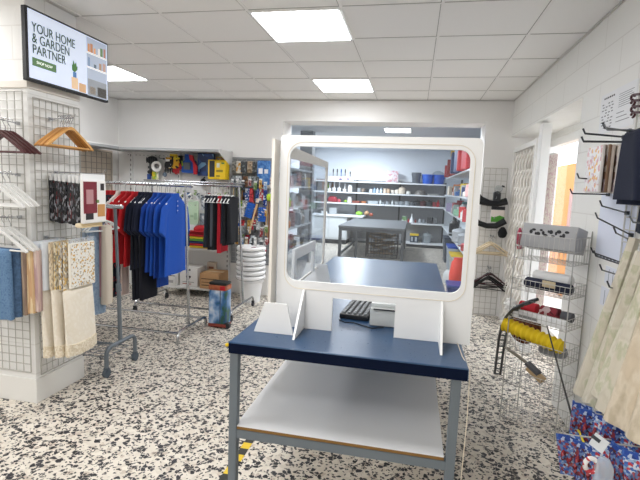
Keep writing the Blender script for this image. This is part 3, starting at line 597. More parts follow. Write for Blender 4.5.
hanger('white plastic hanger under the two navy dotted dresses', (-3.115, 4.04, 1.478), .03, whip, G1, style='plastic')
for i, (x, w_) in enumerate(((-3.12, .15), (-2.90, .15))):
    drape('navy dress with red dots hanging long among the red shirts, %s' % ('next to the cream T-shirt' if i else 'at the far end'), (x, 4.0, 1.46), .03, dot, 'navy dotted dresses', 'dress', 'dress', (.98, 1.0)[i], w_, .02, 120+i, top=-.12)
drape('pinkish white long dress hanging between the red shirts', (-2.80, 4.04, 1.46), .03, mat('E3CFC6', .9), None, 'dress', 'dress', 1.0, .06, .012, 121, top=-.1)
# --- dark trousers on the rear rack
ch = mat('2A2F3A', .9, bump=.2, bscale=300); blk = mat('14161C', .9, bump=.2, bscale=300)
pts = [(-2.31, ch, 'charcoal trousers', .58), (-2.27, blk, 'black trousers', .6), (-2.235, mat('555A61', .9), 'grey trousers', .56), (-2.20, blk, 'black trousers', .6), (-2.15, mat('B7182A', .85), 'narrow red trousers', .63), (-2.11, ch, 'charcoal trousers', .52), (-2.07, blk, 'black trousers', .54), (-2.03, blk, 'black trousers', .52)]
wh = ['first pair on the rear rack', 'second pair on the rear rack', 'third pair on the rear rack', 'fourth pair on the rear rack', 'hanging amid dark pairs on the rear rack', 'just past the red pair on the rear rack', 'second past the red pair on the rear rack', 'last on the rear rack, beside the tool wall']
for i, (x, mm, n_, ln) in enumerate(pts):
    hanger('white hanger of the %s, %s' % (n_, wh[i]), (x, 4.93, 1.487), .03, whip, 'hangers on the rear rack', style='plastic')
    drape('%s %s' % (n_, wh[i]), (x, 4.93, 1.47), .06*math.sin(i*1.7), mm, 'trousers on the rear rack', 'trousers', 'trousers', ln, .13, .024, 140+i, top=-.12, fold=.01)
for i in range(6):
    hanger('empty white plastic hanger on the rear rack, %s' % ('first from the far end', 'second from the far end', 'third from the far end', 'fourth from the far end', 'fifth from the far end', 'sixth from the far end')[i], (-3.05+.1*i, 4.93, 1.487), .1*math.sin(i*2), whip, 'empty hangers on the rear rack', style='plastic')

# ================================================================ WALL SHELVING BEHIND THE RACKS
t = thing('shelving_unit', 'white perforated wall shelving with a steel top shelf behind the clothes racks', 'shelving', (-3.25, 5.62, 0))
pg = MB().b2((XL+.02, 5.82, .1), (-2.43, 5.845, 1.9))
pg.build('back_panel', mat('E9E8E6', .5), t)
m = MB()
for x in (-3.9, -3.17, -2.445):
    m.b2((x-.018, 5.78, 0), (x+.018, 5.84, 1.93))
m.build('upright', shelfw, t)
m = MB()
for x in (-3.9, -3.17, -2.445):
    for k in range(24): m.b2((x-.005, 5.777, .3+k*.066), (x+.005, 5.7795, .33+k*.066))
m.build('slots', dark, t)
for z, dp, nm, mm in ((1.915, .42, 'top_shelf', mat('A9ABAD', .45)), (.645, .36, 'shelf', shelfw), (.13, .42, 'bottom_shelf', shelfw)):
    MB().b2((-4.05 if z > 1 else -3.2, 5.84-dp, z-.03), (-2.43, 5.84, z), .004).build(nm, mm, t)
m = MB()
for k in range(26):
    m.cyl((-3.95+k*.06, 5.815, 1.84), (-3.95+k*.06, 5.79, 1.84), .003, 5)
m.build('peg_holes', dark, t)
MB().b2((-3.2, 5.45, 0), (-3.16, 5.5, .11)).b2((-2.47, 5.45, 0), (-2.435, 5.5, .11)).build('leg', shelfw, t)
MB().plate([(5.84, 1.92), (5.42, 1.92), (5.42, 1.88), (5.8, 1.72), (5.84, 1.72)], [], .014, MYZ(-2.435)).build('end_panel', mat('D9D8D5', .5), t)
t = thing('shelving_unit', 'grey steel shelf with ragged white edge on the side wall over a beige wire grid', 'shelf', (-4.0, 4.9, 1.9))
MB().b2((XL, 4.2, 1.885), (-3.83, 5.42, 1.92), .004).build('shelf_board', mat('9FA1A3', .45), t)
m = MB().b2((-3.835, 4.22, 1.918), (-3.83, 5.4, 1.934))
m.build('price_strip', white, t)
t = thing('wire_grid', 'beige wire grid on the side wall above the grey clothes rack', 'wire grid', (XL+.02, 4.9, 1.0))
MB().b2((XL+.001, 4.2, .9), (XL+.012, 5.7, 1.88)).build('backing', mat('CFC3B4', .7), t)
grid_bars(MB(), (XL+.03, 4.25, .95), (0, 1, 0), (0, 0, 1), 1.4, .9, 14, 12, .004).build('bars', mat('9C9489', .5, .4), t)
# --- goods hung on that panel
def G(x, z, y=5.75): return (x, y, z)
GP = 'goods hung on the white perforated panel'
t = thing('knee_pad', 'black ribbed knee pad hung high on the white panel', 'knee pad', G(-3.56, 1.84))
MB().ball((-3.56, 5.76, 1.775), (.085, .04, .055), 16).build('pad', dark, t, smooth=True)
m = MB()
for k in range(5): m.tube([(-3.62+.03*k, 5.725, 1.735), (-3.62+.03*k, 5.715, 1.775), (-3.62+.03*k, 5.725, 1.81)], .006, 5)
m.build('ribs', mat('3A3C40', .5), t)
hook((-3.41, 5.815, 1.80), (0, -1, 0), .12, .0, .004, dark, 'empty dark peg between the knee pad and the gloves on the white panel')
t = thing('tape_roll', 'white tape roll with grey core hung on the white panel below the knee pad', 'tape', G(-3.47, 1.7))
MB().lathe([(.035, -.03), (.07, -.03), (.07, .03), (.035, .03), (.035, -.03)], (0, 0, 0), 24, cap=False).build('roll', white, t, w=False, smooth=True).rotation_euler = (PI/2, 0, .4)
t.children[0].location = (0, -.02, -.01)
MB().lathe([(.02, -.025), (.034, -.031), (.034, .031), (.02, .025), (.02, -.025)], (0, 0, 0), 20, cap=False).build('core', mat('7A7A7C', .5), t, w=False, smooth=True).rotation_euler = (PI/2, 0, .4)
t.children[1].location = (0, -.02, -.01)
t = thing('bracket', 'grey metal bracket with clamp hung beside the tape roll', 'bracket', G(-3.57, 1.7))
MB().b2((-3.60, 5.75, 1.56), (-3.575, 5.8, 1.74), .004).b2((-3.6, 5.72, 1.66), (-3.54, 5.76, 1.69), .004).build('arm', mat('55585C', .45, .6), t)
MB().cyl((-3.57, 5.70, 1.61), (-3.57, 5.80, 1.61), .025, 12).build('clamp', mat('2B2D31', .5), t)
pack('small yellow and green carded pack under the tape roll', G(-3.50, 1.655), -PI/2, (.02, .1, .12), pat(['E8C92B', '7FB03A', 'EDE6C2'], 14, 'soft', .4), mat('F1EFE8', .4), GP)
pack('small blue carded pack beside the yellow and green one', G(-3.60, 1.62), -PI/2, (.02, .05, .09), mat('2F4F93', .4), mat('2F4F93', .4), GP)
t = thing('water_valve', 'small grey blue valve hung beside the yellow and green pack', 'valve', G(-3.37, 1.62))
MB().ball((-3.37, 5.76, 1.585), (.03, .03, .035), 12).build('body', mat('7C8CA0', .4, .5), t, smooth=True); MB().cyl((-3.37, 5.76, 1.61), (-3.37, 5.76, 1.65), .012, 8).build('neck', steel, t)
# work gloves
def glove(label, c, mm, palm, sc=1.0, rz=0, cuff=None):
    t = thing('work_glove', label, 'glove', c, rz, 'work gloves on the white panel')
    m = MB().loft([[(a*.045*sc, .014*b*sc, z*sc) for a, b in ((-1, -1), (1, -1), (1.15, 0), (1, 1), (-1, 1), (-1.15, 0))] for z in (.0, -.05)]+[[(a*.055*sc, .018*b*sc, z*sc) for a, b in ((-1, -1), (1, -1), (1.15, 0), (1, 1), (-1, 1), (-1.15, 0))] for z in (-.08, -.13)])
    m.build('palm', palm, t, w=False, smooth=True)
    m = MB()
    for k, l in enumerate((.06, .075, .08, .065)): m.tube([(-.042*sc+.028*k*sc, 0, -.12*sc), (-.045*sc+.03*k*sc, -.01, -(.13+l*.6)*sc), (-.045*sc+.03*k*sc, -.004, -(.13+l)*sc)], [.015*sc, .014*sc, .009*sc], 7)
    m.tube([(.05*sc, 0, -.07*sc), (.085*sc, -.01, -.1*sc), (.09*sc, -.01, -.14*sc)], [.017*sc, .015*sc, .009*sc], 7)
    m.build('fingers', mm, t, w=False, smooth=True)
    MB().box((0, 0, .002), (.096*sc, .034*sc, .03*sc), None, .006).build('cuff', cuff or mm, t, w=False)
    return t
glove('yellow and black work glove, on top of the bunch on the white panel', G(-3.225, 1.845, 5.74), pat(['D9B52A', '1A1A1C', '2A2A2C'], 22, 'cells', .8), pat(['1B1B1D', 'D8B92F', '2B2A2A', '151517'], 20, 'cells', .8), 1.05, .2, mat('D9B52A', .8))
glove('red and black work glove below the yellow ones on the white panel', G(-3.17, 1.80, 5.72), mat('A82028', .8), pat(['A82028', '18181A', 'D9A52A'], 20, 'cells', .8), 1.0, -.3, mat('D6C22C', .8))
glove('black work glove with white badge, in the bunch on the white panel', G(-3.28, 1.80, 5.72), mat('1A1A1D', .8), pat(['1A1A1D', '1A1A1D', 'E7E7E7', '222226'], 16, 'cells', .8), .95, .5, mat('B98A1F', .8))
glove('lime edged black work glove at the edge of the bunch on the panel', G(-3.13, 1.83, 5.75), mat('8BA32F', .8), mat('202023', .8), .9, -.6, mat('1A1A1D', .8))
# safety shoes / vest: blue and red
t = thing('work_vest', 'blue and red work vest with a grey pocket hung on the white panel', 'vest', G(-2.98, 1.87))
vb = mat('1B4C9E', .8); vr = mat('B5202B', .8)
MB().plate([(-3.04, 1.865), (-2.98, 1.865), (-2.96, 1.80), (-2.91, 1.78), (-2.86, 1.66), (-2.88, 1.61), (-3.08, 1.62), (-3.1, 1.66), (-3.07, 1.76), (-3.04, 1.79)], [], .07, MXZ(5.70)).build('body', vb, t)
MB().plate([(-2.97, 1.86), (-2.92, 1.85), (-2.9, 1.78), (-2.85, 1.7), (-2.86, 1.6), (-2.9, 1.6), (-2.91, 1.75), (-2.96, 1.8)], [], .03, MXZ(5.675)).build('red_side', vr, t)
MB().b2((-3.05, 5.688, 1.66), (-2.955, 5.70, 1.755), .006).build('pocket', mat('5A6066', .7), t)
pack('large navy and cyan blister pack partly behind the yellow case', G(-2.76, 1.92, 5.76), -PI/2, (.03, .24, .3), pat(['1C3F7E', '24508F', '7FB2D8', '1A3568'], 12, 'cells', .4), mat('1C3F7E', .4), GP)
pack('narrow red and blue carded pack above the yellow case', G(-2.54, 1.86, 5.745), -PI/2, (.02, .16, .1), pat(['B23A3A', '3155A0', 'D8B0A0'], 30, 'cells', .4), mat('8E3030', .4), GP)
t = thing('yellow_case', 'bright yellow hanging tool case with a black side panel', 'tool case', G(-2.56, 1.8))
yl = mat('EFC81E', .4)
MB().b2((-2.67, 5.62, 1.545), (-2.425, 5.76, 1.80), .012).build('body', yl, t)
MB().b2((-2.645, 5.612, 1.575), (-2.575, 5.622, 1.785), .003).build('black_panel', mat('26272B', .4), t)
for z0, z1, x0, x1, c in ((1.70, 1.755, -2.545, -2.505, 'E8E4D0'), (1.64, 1.67, -2.55, -2.46, '9A8420'), (1.58, 1.60, -2.55, -2.5, '9A8420'), (1.745, 1.765, -2.48, -2.44, '5C8A40')):
    MB().b2((x0, 5.616, z0), (x1, 5.6205, z1)).build('print', mat(c, .4), t)
MB().tube([(-2.58, 5.69, 1.795), (-2.58, 5.69, 1.835), (-2.5, 5.69, 1.835), (-2.5, 5.69, 1.795)], .008, 6).build('handle', mat('C9A51A', .4), t)
t = thing('work_lamp', 'small black work lamp standing on the chrome rail height below the yellow case', 'lamp', G(-2.83, 1.56))
MB().lathe([(.05, 0), (.06, .02), (.045, .05), (.03, .075), (.012, .09)], (-2.8, 5.76, 1.46), 14).build('shade', dark, t, smooth=True); MB().cyl((-2.8, 5.76, 1.54), (-2.8, 5.8, 1.57), .01, 8).build('arm', dark, t)
# small goods seen between the rails and the shirts
cols = ['E7E7E4', '9FB86A', '2F3A42', 'C9C6C0', '55606A', 'D8DAD4', '7E9A5A', 'B8BEC4', '3C4650', 'DADAD6', 'A5342F', '4A6FA8']
for i in range(16):
    x = -3.2+.05*i; z = 1.425-.03*(i % 3)
    cw = ['white', 'moss green', 'black', 'pale grey', 'slate grey', 'off white', 'olive green', 'silver', 'charcoal', 'ivory', 'brick red', 'steel blue'][i % 12]
    pack('%s carded pack in the row just under the rails, %s from the far end' % (cw, ['first', 'second', 'third', 'fourth', 'fifth', 'sixth', 'seventh', 'eighth', 'ninth', 'tenth', 'eleventh', 'twelfth', 'thirteenth', 'fourteenth', 'fifteenth', 'last'][i]), (x, 5.74-.02*(i % 2), z), -PI/2, (.02, .042, .07+.02*(i % 3)), pat([cols[i % 12], cols[(i*5+3) % 12], cols[i % 12]], 40, 'cells', .45), mat(cols[i % 12], .45), 'small packs under the rails')
t = thing('cutting_board', 'pale green slotted board hung on the white panel beside the blue polos', 'board', G(-2.9, 1.3))
MB().plate(rrect(-2.965, .93, -2.82, 1.26, .04), [rrect(-2.94, 1.18, -2.92, 1.2, .008), rrect(-2.87, 1.18, -2.85, 1.2, .008)], .02, MXZ(5.66)).build('board', mat('BFD9BC', .45), t)
MB().b2((-2.93, 5.652, 1.03), (-2.89, 5.66, 1.06)).b2((-2.875, 5.652, 1.0), (-2.84, 5.66, 1.09)).build('label', mat('9FC09E', .4), t)
for i, (x, z, c, n_) in enumerate(((-2.77, 1.32, 'C4CAD0', 'silver grey'), (-2.72, 1.25, 'A7B0B8', 'smoky grey'), (-2.79, 1.12, '8C98A4', 'bluish grey'), (-2.70, 1.05, 'B7BDC2', 'pale silver'), (-2.74, .98, '34383E', 'black'))):
    pack('%s tool pack hung near the pale green board, %s down' % (n_, ('first', 'second', 'third', 'fourth', 'fifth')[i]), (x, 5.72, z), -PI/2, (.025, .06, .16), pat([c, 'DADDE0', c, '6B737B'], 35, 'cells', .3), mat(c, .35), 'tool packs by the green board')
# --- on the shelves
fold = [('C8A21E', 'yellow'), ('B51F28', 'red'), ('20305E', 'navy'), ('5C9A3A', 'green'), ('D8C22A', 'lemon yellow'), ('C2252B', 'bright red'), ('A8202A', 'dark red')]
for i, (c, n_) in enumerate(fold):
    z = .647+.03*i; dx = .006*math.sin(i*2.2)
    m = MB().loft([[(-2.70+dx+a*.145*q, 5.6+b*.15*q, z+zz) for a, b in ((-1, -.9), (-.9, -1), (.9, -1), (1, -.9), (1, .9), (.9, 1), (-.9, 1), (-1, .9))] for q, zz in ((.96, .001), (1, .008), (1, .02), (.96, .028))])
    one('folded_vest', m, mat(c, .8, bump=.2, bscale=90), '%s folded vest, %s of the stack on the middle shelf' % (n_, ('bottom', 'second from the bottom', 'third from the bottom', 'fourth from the bottom', 'third from the top', 'second from the top', 'topmost')[i]), 'folded vest', 'stack of folded vests', smooth=True)
one('red_cap', MB().ball((-2.735, 5.58, .885), (.1, .09, .055), 14).loft([[(-2.735+.11*math.cos(a), 5.5-.09*math.sin(a), .862+dz) for a in [PI*k/8 for k in range(9)]] for dz in (0, .01)]), mat('B5202A', .8), 'red cap lying on top of the folded vests', 'cap', smooth=True)
t = thing('rubber_glove', 'yellow rubber glove lying on the folded vests', 'glove', (-2.61, 5.56, .86))
MB().tube([(-2.63, 5.56, .87), (-2.615, 5.56, .93), (-2.6, 5.56, .98)], [.035, .04, .03], 10).build('palm', yl, t, smooth=True)
m = MB()
for k in range(4): m.tube([(-2.6+.012*k, 5.56, .97-.01*k), (-2.61+.03*k, 5.55, 1.01-.02*k)], [.012, .008], 6)
m.build('fingers', yl, t, smooth=True)
t = thing('blue_bag', 'blue soft bag standing on the middle shelf beside the folded vests', 'bag', (-2.97, 5.6, .646))
MB().loft([[(-2.97+.085*q*math.cos(a), 5.6+.1*q*math.sin(a), .647+z) for a in [2*PI*k/16 for k in range(16)]] for q, z in ((.9, 0), (1, .03), (.98, .14), (.7, .2), (.3, .215))]).build('bag', mat('1B4E9E', .8), t, smooth=True)
MB().tube([(-3.0, 5.6, .85), (-2.99, 5.6, .89), (-2.95, 5.6, .89), (-2.94, 5.6, .85)], .006, 6).build('handle', mat('163F80', .8), t)
def carton(label, lo, hi, c, prints, name='cardboard_box', tapec=None):
    t = thing(name, label, 'box', ((lo[0]+hi[0])/2, (lo[1]+hi[1])/2, lo[2]))
    MB().b2(lo, hi, .004).build('box', c, t)
    for (u0, v0, u1, v1, cc) in prints:
        w_ = hi[0]-lo[0]; h = hi[2]-lo[2]
        MB().b2((lo[0]+u0*w_, lo[1]-.0015, lo[2]+v0*h), (lo[0]+u1*w_, lo[1]+.001, lo[2]+v1*h)).build('print', cc, t)
    if tapec: MB().b2((lo[0]-.001, (lo[1]+hi[1])/2-.025, hi[2]-.001), (hi[0]+.001, (lo[1]+hi[1])/2+.025, hi[2]+.001)).build('packing_tape', tapec, t)
    return t
kr = mat('BE9468', .7); ink = mat('5B4634', .7); inkb = mat('2E2C2C', .6); inkg = mat('A7A6A4', .6)
carton('brown cardboard box on the bottom shelf with dark print', (-2.66, 5.4, .132), (-2.4, 5.72, .335), kr, [(.08, .62, .9, .67, ink), (.1, .4, .7, .44, ink), (.1, .2, .55, .26, ink)], tapec=mat('CDB48C', .4))
carton('cream carton with faint print standing behind the brown box', (-2.72, 5.74, .132), (-2.6, 5.81, .42), mat('D8C8B8', .7), [(.2, .7, .8, .8, mat('A8735A', .7)), (.2, .5, .7, .58, inkg)])
carton('white carton with black emblem on the bottom shelf', (-2.97, 5.46, .132), (-2.72, 5.7, .385), mat('E9E7E4', .5), [(.42, .82, .6, .9, inkb), (.35, .45, .62, .55, inkb), (.42, .38, .55, .46, mat('8A4A3A', .6)), (.15, .2, .8, .24, inkg), (.15, .1, .65, .14, mat('A03A34', .6))])
carton('white carton half hidden behind the blue trouser leg', (-3.17, 5.46, .132), (-3.0, 5.7, .36), mat('E4E2DE', .5), [(.2, .4, .75, .55, inkb), (.2, .2, .8, .25, inkg)])
carton('small white carton on the bottom shelf under the red shirts', (-3.15, 5.42, .132), (-3.02, 5.45, .25), mat('DEDCD8', .5), [(.2, .3, .8, .6, inkg)])
# ---- printed display tin on wheel in front
t = thing('display_bin', 'tall printed display tin with a blue sky picture standing beside the shirt rack', 'display bin', (-1.915, 4.36, 0))
x, y = -1.925, 4.38
MB().b2((x-.098, y-.07, .035), (x+.098, y+.07, .40), .02).build('body', pat(['DCE3EA', '8FAFD2', '3E6FA8', '2C5B3A', '2E4F86'], 4.5, 'soft', .3, (1, 1, .8), 3), t)
MB().b2((x-.1, y-.073, .40), (x+.1, y+.073, .455), .015).build('orange_band', pat(['8E4A34', 'B56A44', '9E2A2C'], 9, 'soft', .35), t)
MB().b2((x+.03, y-.0755, .405), (x+.085, y-.072, .45)).build('red_badge', mat('C2202C', .4), t)
MB().b2((x-.096, y-.07, .455), (x+.096, y+.07, .485), .012).build('lid', mat('1F2220', .5), t)
MB().b2((x-.1, y-.073, .012), (x+.1, y+.073, .05), .01).build('base', mat('8A3A2E', .5), t)
MB().b2((x+.03, y-.074, .06), (x+.036, y-.07, .40)).build('seam', dark, t)
MB().cyl((x+.105, y-.07, .035), (x+.105, y-.03, .035), .035, 16).build('wheel', dark, t, smooth=True)
# ---- stack of white buckets
bkt = white_plastic
b0 = None
bn = ['bottom', 'second', 'third', 'fourth', 'fifth', 'sixth', 'topmost']
for i in range(7):
    z = .061*i
    lab = '%s white plastic bucket of the nested stack by the tool wall' % bn[i]
    if b0 is None:
        b0 = thing('bucket', lab, 'bucket', (-2.0, 5.5, z), 0, 'nested white buckets')
        MB().lathe([(.01, .003), (.122, .0), (.126, .02), (.160, .305), (.186, .308), (.188, .335), (.174, .352), (.162, .34), (.158, .30), (.123, .022), (.01, .012)], (0, 0, 0), 28).build('tub', bkt, b0, w=False, smooth=True)
        MB().lathe([(.150, .262), (.166, .262), (.166, .268), (.152, .268)], (0, 0, 0), 28).build('ring', bkt, b0, w=False, smooth=True)
        MB().tube([(.189*math.cos(a), .189*math.sin(a), .325-.03*abs(math.sin((a+PI)))) for a in [PI+PI*k/14 for k in range(15)]], .0022, 5).build('handle', mat('55585A', .4, .3), b0, w=False)
    else: dup(b0, (-2.0, 5.5, z), .5*math.sin(i*1.7), lab)

# ================================================================ TOOL WALL (pegs on the back wall beside the shelving)
t = thing('wire_grid', 'grey wire grid behind the hanging tools on the back wall', 'wire grid', (-2.1, 5.83, .5))
MB().b2((-2.42, 5.838, .42), (-1.82, 5.848, 1.85)).build('backing', mat('8E9092', .6), t)
grid_bars(MB(), (-2.41, 5.83, .45), (1, 0, 0), (0, 0, 1), .58, 1.38, 9, 22, .003).build('bars', mat('B0B2B2', .45, .1), t)
TW = 'carded tools on the tool wall'
rowname = ['top row', 'second row', 'third row', 'fourth row', 'fifth row', 'sixth row', 'lowest row']
posn = ['first', 'second', 'third', 'fourth', 'fifth', 'sixth', 'seventh', 'eighth', 'ninth', 'tenth']
R1 = [('grey', ['8B8D8A', '55585A', 'A7A8A4', '6B6D6C'], .09, .15), ('white and orange', ['E9E6DC', 'E2A53A', 'D8CFC0'], .085, .16), ('dark grey', ['3C4043', '6E7376', '2A2D30'], .08, .15), ('beige', ['C9AE90', '9A8468', 'DCCBB4'], .085, .15), ('charcoal', ['45484A', '2B2D30', '80827F'], .06, .15)]
R2 = [('slate', ['5A6166', '83898C', '3E4448'], .075, .13), ('silver', ['9A9FA3', '6E7478', 'C4C8CA'], .08, .13), ('brown', ['8A5A3A', 'B38A66', '5C4636'], .075, .14), ('steel', ['7C8286', '50565A', 'A3A8AA'], .08, .14), ('dim grey', ['646A6C', '494E50', '8E9496'], .075, .13), ('red and white', ['B8323A', 'E4DEDA', '8E8A84'], .08, .14), ('cream', ['D6CFC4', 'A59C92', '7C2F34'], .07, .14)]
R3 = [('dark olive', ['3E4232', '5E6446', '2A2C26'], .06, .15), ('black and blue', ['22262C', '2B4E8E', '16181C'], .065, .16), ('blue and white', ['2C5FA8', 'DDE3EA', '1E447E'], .07, .17), ('red', ['B22A32', 'C84A4E', '7E1E24'], .05, .18), ('bright blue', ['2A62B8', '1B4A92', '7FA3D8'], .06, .19), ('white and red', ['E6E2E0', 'B8323A', 'D8D4D2'], .06, .16), ('deep blue', ['1A2E6E', '24408A', 'C4CAD8'], .05, .22)]
R4 = [('black and white', ['1B1D20', 'E4E2DE', '2B2E32'], .06, .2), ('yellow and green', ['B9B83A', '5C8A3A', 'D8D06A'], .06, .1), ('grey and white', ['A4A8AA', 'E6E6E4', '6E7476'], .07, .12), ('brown and red', ['7E4A34', 'A8453A', 'B89A7C'], .07, .1)]
R6 = [('clear and grey', ['B4B9BC', '8C9498', 'D4D8DA'], .08, .12), ('slate and lime', ['6E7A70', '8FB04A', 'A8AEAA'], .06, .13), ('red and navy', ['A8242C', '1E2E5C', '5E2A34'], .06, .13), ('silver and black', ['A8ACAE', '2A2D30', 'DCDEDE'], .06, .14), ('white and steel', ['DCDCDA', '6C7276', 'B0B4B6'], .055, .13), ('graphite', ['3A3E42', '6C7276', 'C8CACA'], .05, .15)]
def toolrow(items, z, x0, x1, rn, yy=5.74):
    n = len(items)
    for i, (nm, cs, w, h) in enumerate(items):
        x = x0+(x1-x0)*(i+.5)/n; y = yy-.03*((i*7+rn) % 3)
        pack('%s tool pack, %s in the %s of the tool wall' % (nm, posn[i], rowname[rn]), (x, y, z+.012*math.sin(i*3.1)), -PI/2+.1*math.sin(i*2.7), (.03, w, h), pat(cs, 48, 'cells', .35, (1, 1, 1), i*.7+rn), mat(cs[0], .4), TW)
toolrow(R1, 1.83, -2.37, -2.02, 0)
t = thing('blister_pack', 'big bright blue blister pack with two white labels at the top of the tool wall', 'pack', (-1.92, 5.72, 1.83))
MB().b2((-2.02, 5.70, 1.50), (-1.85, 5.74, 1.81), .008).build('card', pat(['2E62A6', '3F78BC', '6E9CD0'], 30, 'soft', .4), t)
MB().b2((-2.0, 5.695, 1.64), (-1.945, 5.70, 1.71)).b2((-1.92, 5.695, 1.645), (-1.87, 5.70, 1.70)).build('label', mat('EDEFF2', .4), t)
toolrow(R2, 1.64, -2.39, -1.83, 1, 5.76)
toolrow(R3, 1.485, -2.3, -1.86, 2)
for i, (x, z0, z1, c, n_) in enumerate(((-2.355, 1.02, 1.47, 'C9B08A', 'pale wooden'), (-2.30, 1.2, 1.45, '8A9A3E', 'olive'), (-2.265, 1.2, 1.45, '7FA12E', 'lime green'), (-2.23, 1.22, 1.46, '8E6A44', 'brown wooden'), (-1.885, .8, 1.28, 'C2A37C', 'light wooden'), (-1.855, .76, 1.3, '9E7A58', 'tan wooden'), (-1.835, .74, 1.26, '7A3A34', 'dark red'))):
    m = MB().cyl((x, 5.70, z0), (x+.01, 5.72, z1), .011, 8).ball((x+.01, 5.72, z1), .014, 8)
    one('tool_handle', m, mat(c, .5), '%s tool handle hanging upright on the tool wall' % n_, 'handle', 'long handles on the tool wall', smooth=True)
toolrow(R4, 1.32, -2.35, -2.05, 3, 5.73)
t = thing('sponge', 'lime green scrubbing sponge at the outer edge of the tool wall', 'sponge', (-1.84, 5.70, 1.38))
MB().ball((-1.84, 5.69, 1.34), (.055, .035, .05), 14).build('body', pat(['9CCB2E', 'B6D84A', 'C9D43A'], 60, 'cells', .8), t, smooth=True); MB().tube([(-1.84, 5.69, 1.385), (-1.83, 5.72, 1.41), (-1.845, 5.8, 1.42)], .004, 5).build('loop', white, t)
def brush(label, x, z, w, h, rz, c):
    t = thing('scrub_brush', label, 'brush', (x, 5.68, z), 0, 'blue brushes on the tool wall')
    Rr = Matrix.Rotation(rz, 3, 'Y'); cc = Vector((x, 5.68, z-h/2))
    MB().box(cc, (w, .03, h), Rr, .012).build('back', mat(c, .45), t, smooth=True)
    m = MB()
    for i in range(5):
        for j in range(7):
            p = cc + Rr @ Vector(((i-2)*w*.19, -.016, (j-3)*h*.135)); m.cyl(p, p+Vector((0, -.035, 0)), .009, 6, .011)
    m.build('bristles', mat('2E6FD0', .7), t)
    MB().cyl((x, 5.69, z), (x, 5.8, z+.02), .006, 6).build('hang_loop', steel, t)
brush('bright blue scrub brush hung aslant on the tool wall', -2.09, 1.26, .11, .2, .25, '1B55B8')
brush('bright blue scrub brush hung upright beside the wooden handles', -1.925, 1.21, .085, .19, 0, '1C58BA')
t = thing('wooden_brush', 'long wooden dish brush hung aslant between the two blue brushes', 'brush', (-2.02, 5.64, 1.25))
MB().tube([(-1.985, 5.63, 1.25), (-2.03, 5.63, 1.08), (-2.075, 5.64, .92), (-2.085, 5.645, .86)], [.016, .012, .014, .01], 8).build('handle', mat('D8B486', .5), t, smooth=True)
MB().tube([(-1.985, 5.63, 1.27), (-1.975, 5.63, 1.32)], [.02, .024], 8).build('head', mat('E4D6CA', .6), t, smooth=True)
m = MB()
for k in range(9):
    z = .9+.035*k; x = -2.08+.0275*k*.95; m.cyl((x, 5.63, z), (x-.025, 5.62, z+.012), .005, 5)
m.build('bristles', mat('E9DDCB', .8), t)
t = thing('blue_clamp', 'blue plastic clamp low beside the grey packs on the tool wall', 'clamp', (-2.27, 5.7, 1.0))
MB().box((-2.265, 5.69, .965), (.09, .04, .05), Matrix.Rotation(.2, 3, 'Y'), .012).box((-2.245, 5.69, .99), (.04, .03, .05), Matrix.Rotation(-.5, 3, 'Y'), .01).build('body', mat('1D4FA6', .45), t); MB().cyl((-2.265, 5.69, .99), (-2.265, 5.8, 1.02), .005, 6).build('loop', steel, t)
toolrow([('transparent', ['C2C8CA', 'E0E2E2', '9AA2A6'], .075, .12), ('dark red', ['8A2A2E', 'C43A3E', '4A2226'], .06, .08), ('yellow', ['E0B43A', 'C08A2E', 'E8D08A'], .05, .14), ('crimson', ['C41F3A', 'A01A30', 'D84A5C'], .055, .13), ('pale steel', ['B4BABE', '7C848A', 'E6E6E6'], .05, .12), ('white and graphite', ['E6E6E4', '3E4246', '8C9296'], .05, .12)], 1.07, -2.3, -1.86, 4, 5.72)
toolrow(R6, .87, -2.34, -1.84, 5, 5.73)
toolrow([('navy', ['1E2F66', '2A4486', '14204A'], .07, .12), ('green', ['4E7A34', '6E9A46', '35541F'], .06, .12), ('red and grey', ['A8262E', '8A8E90', 'C8CACA'], .06, .11), ('royal blue', ['21489C', '2F5FB8', '16356E'], .08, .12), ('small red', ['B4232C', 'D85A5E', '801820'], .04, .07)], .72, -2.2, -1.85, 6, 5.72)

fill = [('smoke grey', ['7A7F82', 'A4A8AA', '54585B']), ('dull red', ['9A3A40', 'C4B4B0', '6E2A30']), ('pale blue', ['8AA8C8', 'C4D0DC', '4A6E9A']), ('off white', ['D8D6D0', '9A9C9C', 'E6E4E0']), ('leaf green', ['6A8E4A', 'A8B48A', '3E5A2E']), ('sand', ['B8A07E', '8A7458', 'D4C4A8']), ('ink black', ['24272A', '6A6E70', '3A3E42']), ('amber', ['C8923A', 'E0C08A', '7E5A2A'])]
for r_, (z, x0, x1) in enumerate(((1.56, -2.38, -1.84), (1.20, -2.36, -1.84), (.97, -2.34, -1.83), (.80, -2.30, -1.83))):
    for i in range(7):
        nm, cs = fill[(i*3+r_*5) % 8]
        pack('small %s card, %s in the %s gap of the tool wall' % (nm, posn[i], ('top', 'upper', 'lower', 'bottom')[r_]), (x0+(x1-x0)*(i+.5)/7+.01*math.sin(i*5+r_), 5.655+.012*(i % 2), z+.02*math.sin(i*2.9+r_)), -PI/2+.15*math.sin(i*1.3), (.014, .042, .075+.02*(i % 3)), pat(cs, 70, 'cells', .35), mat(cs[0], .4), 'small cards on the tool wall', header=clearbag, headh=.02)
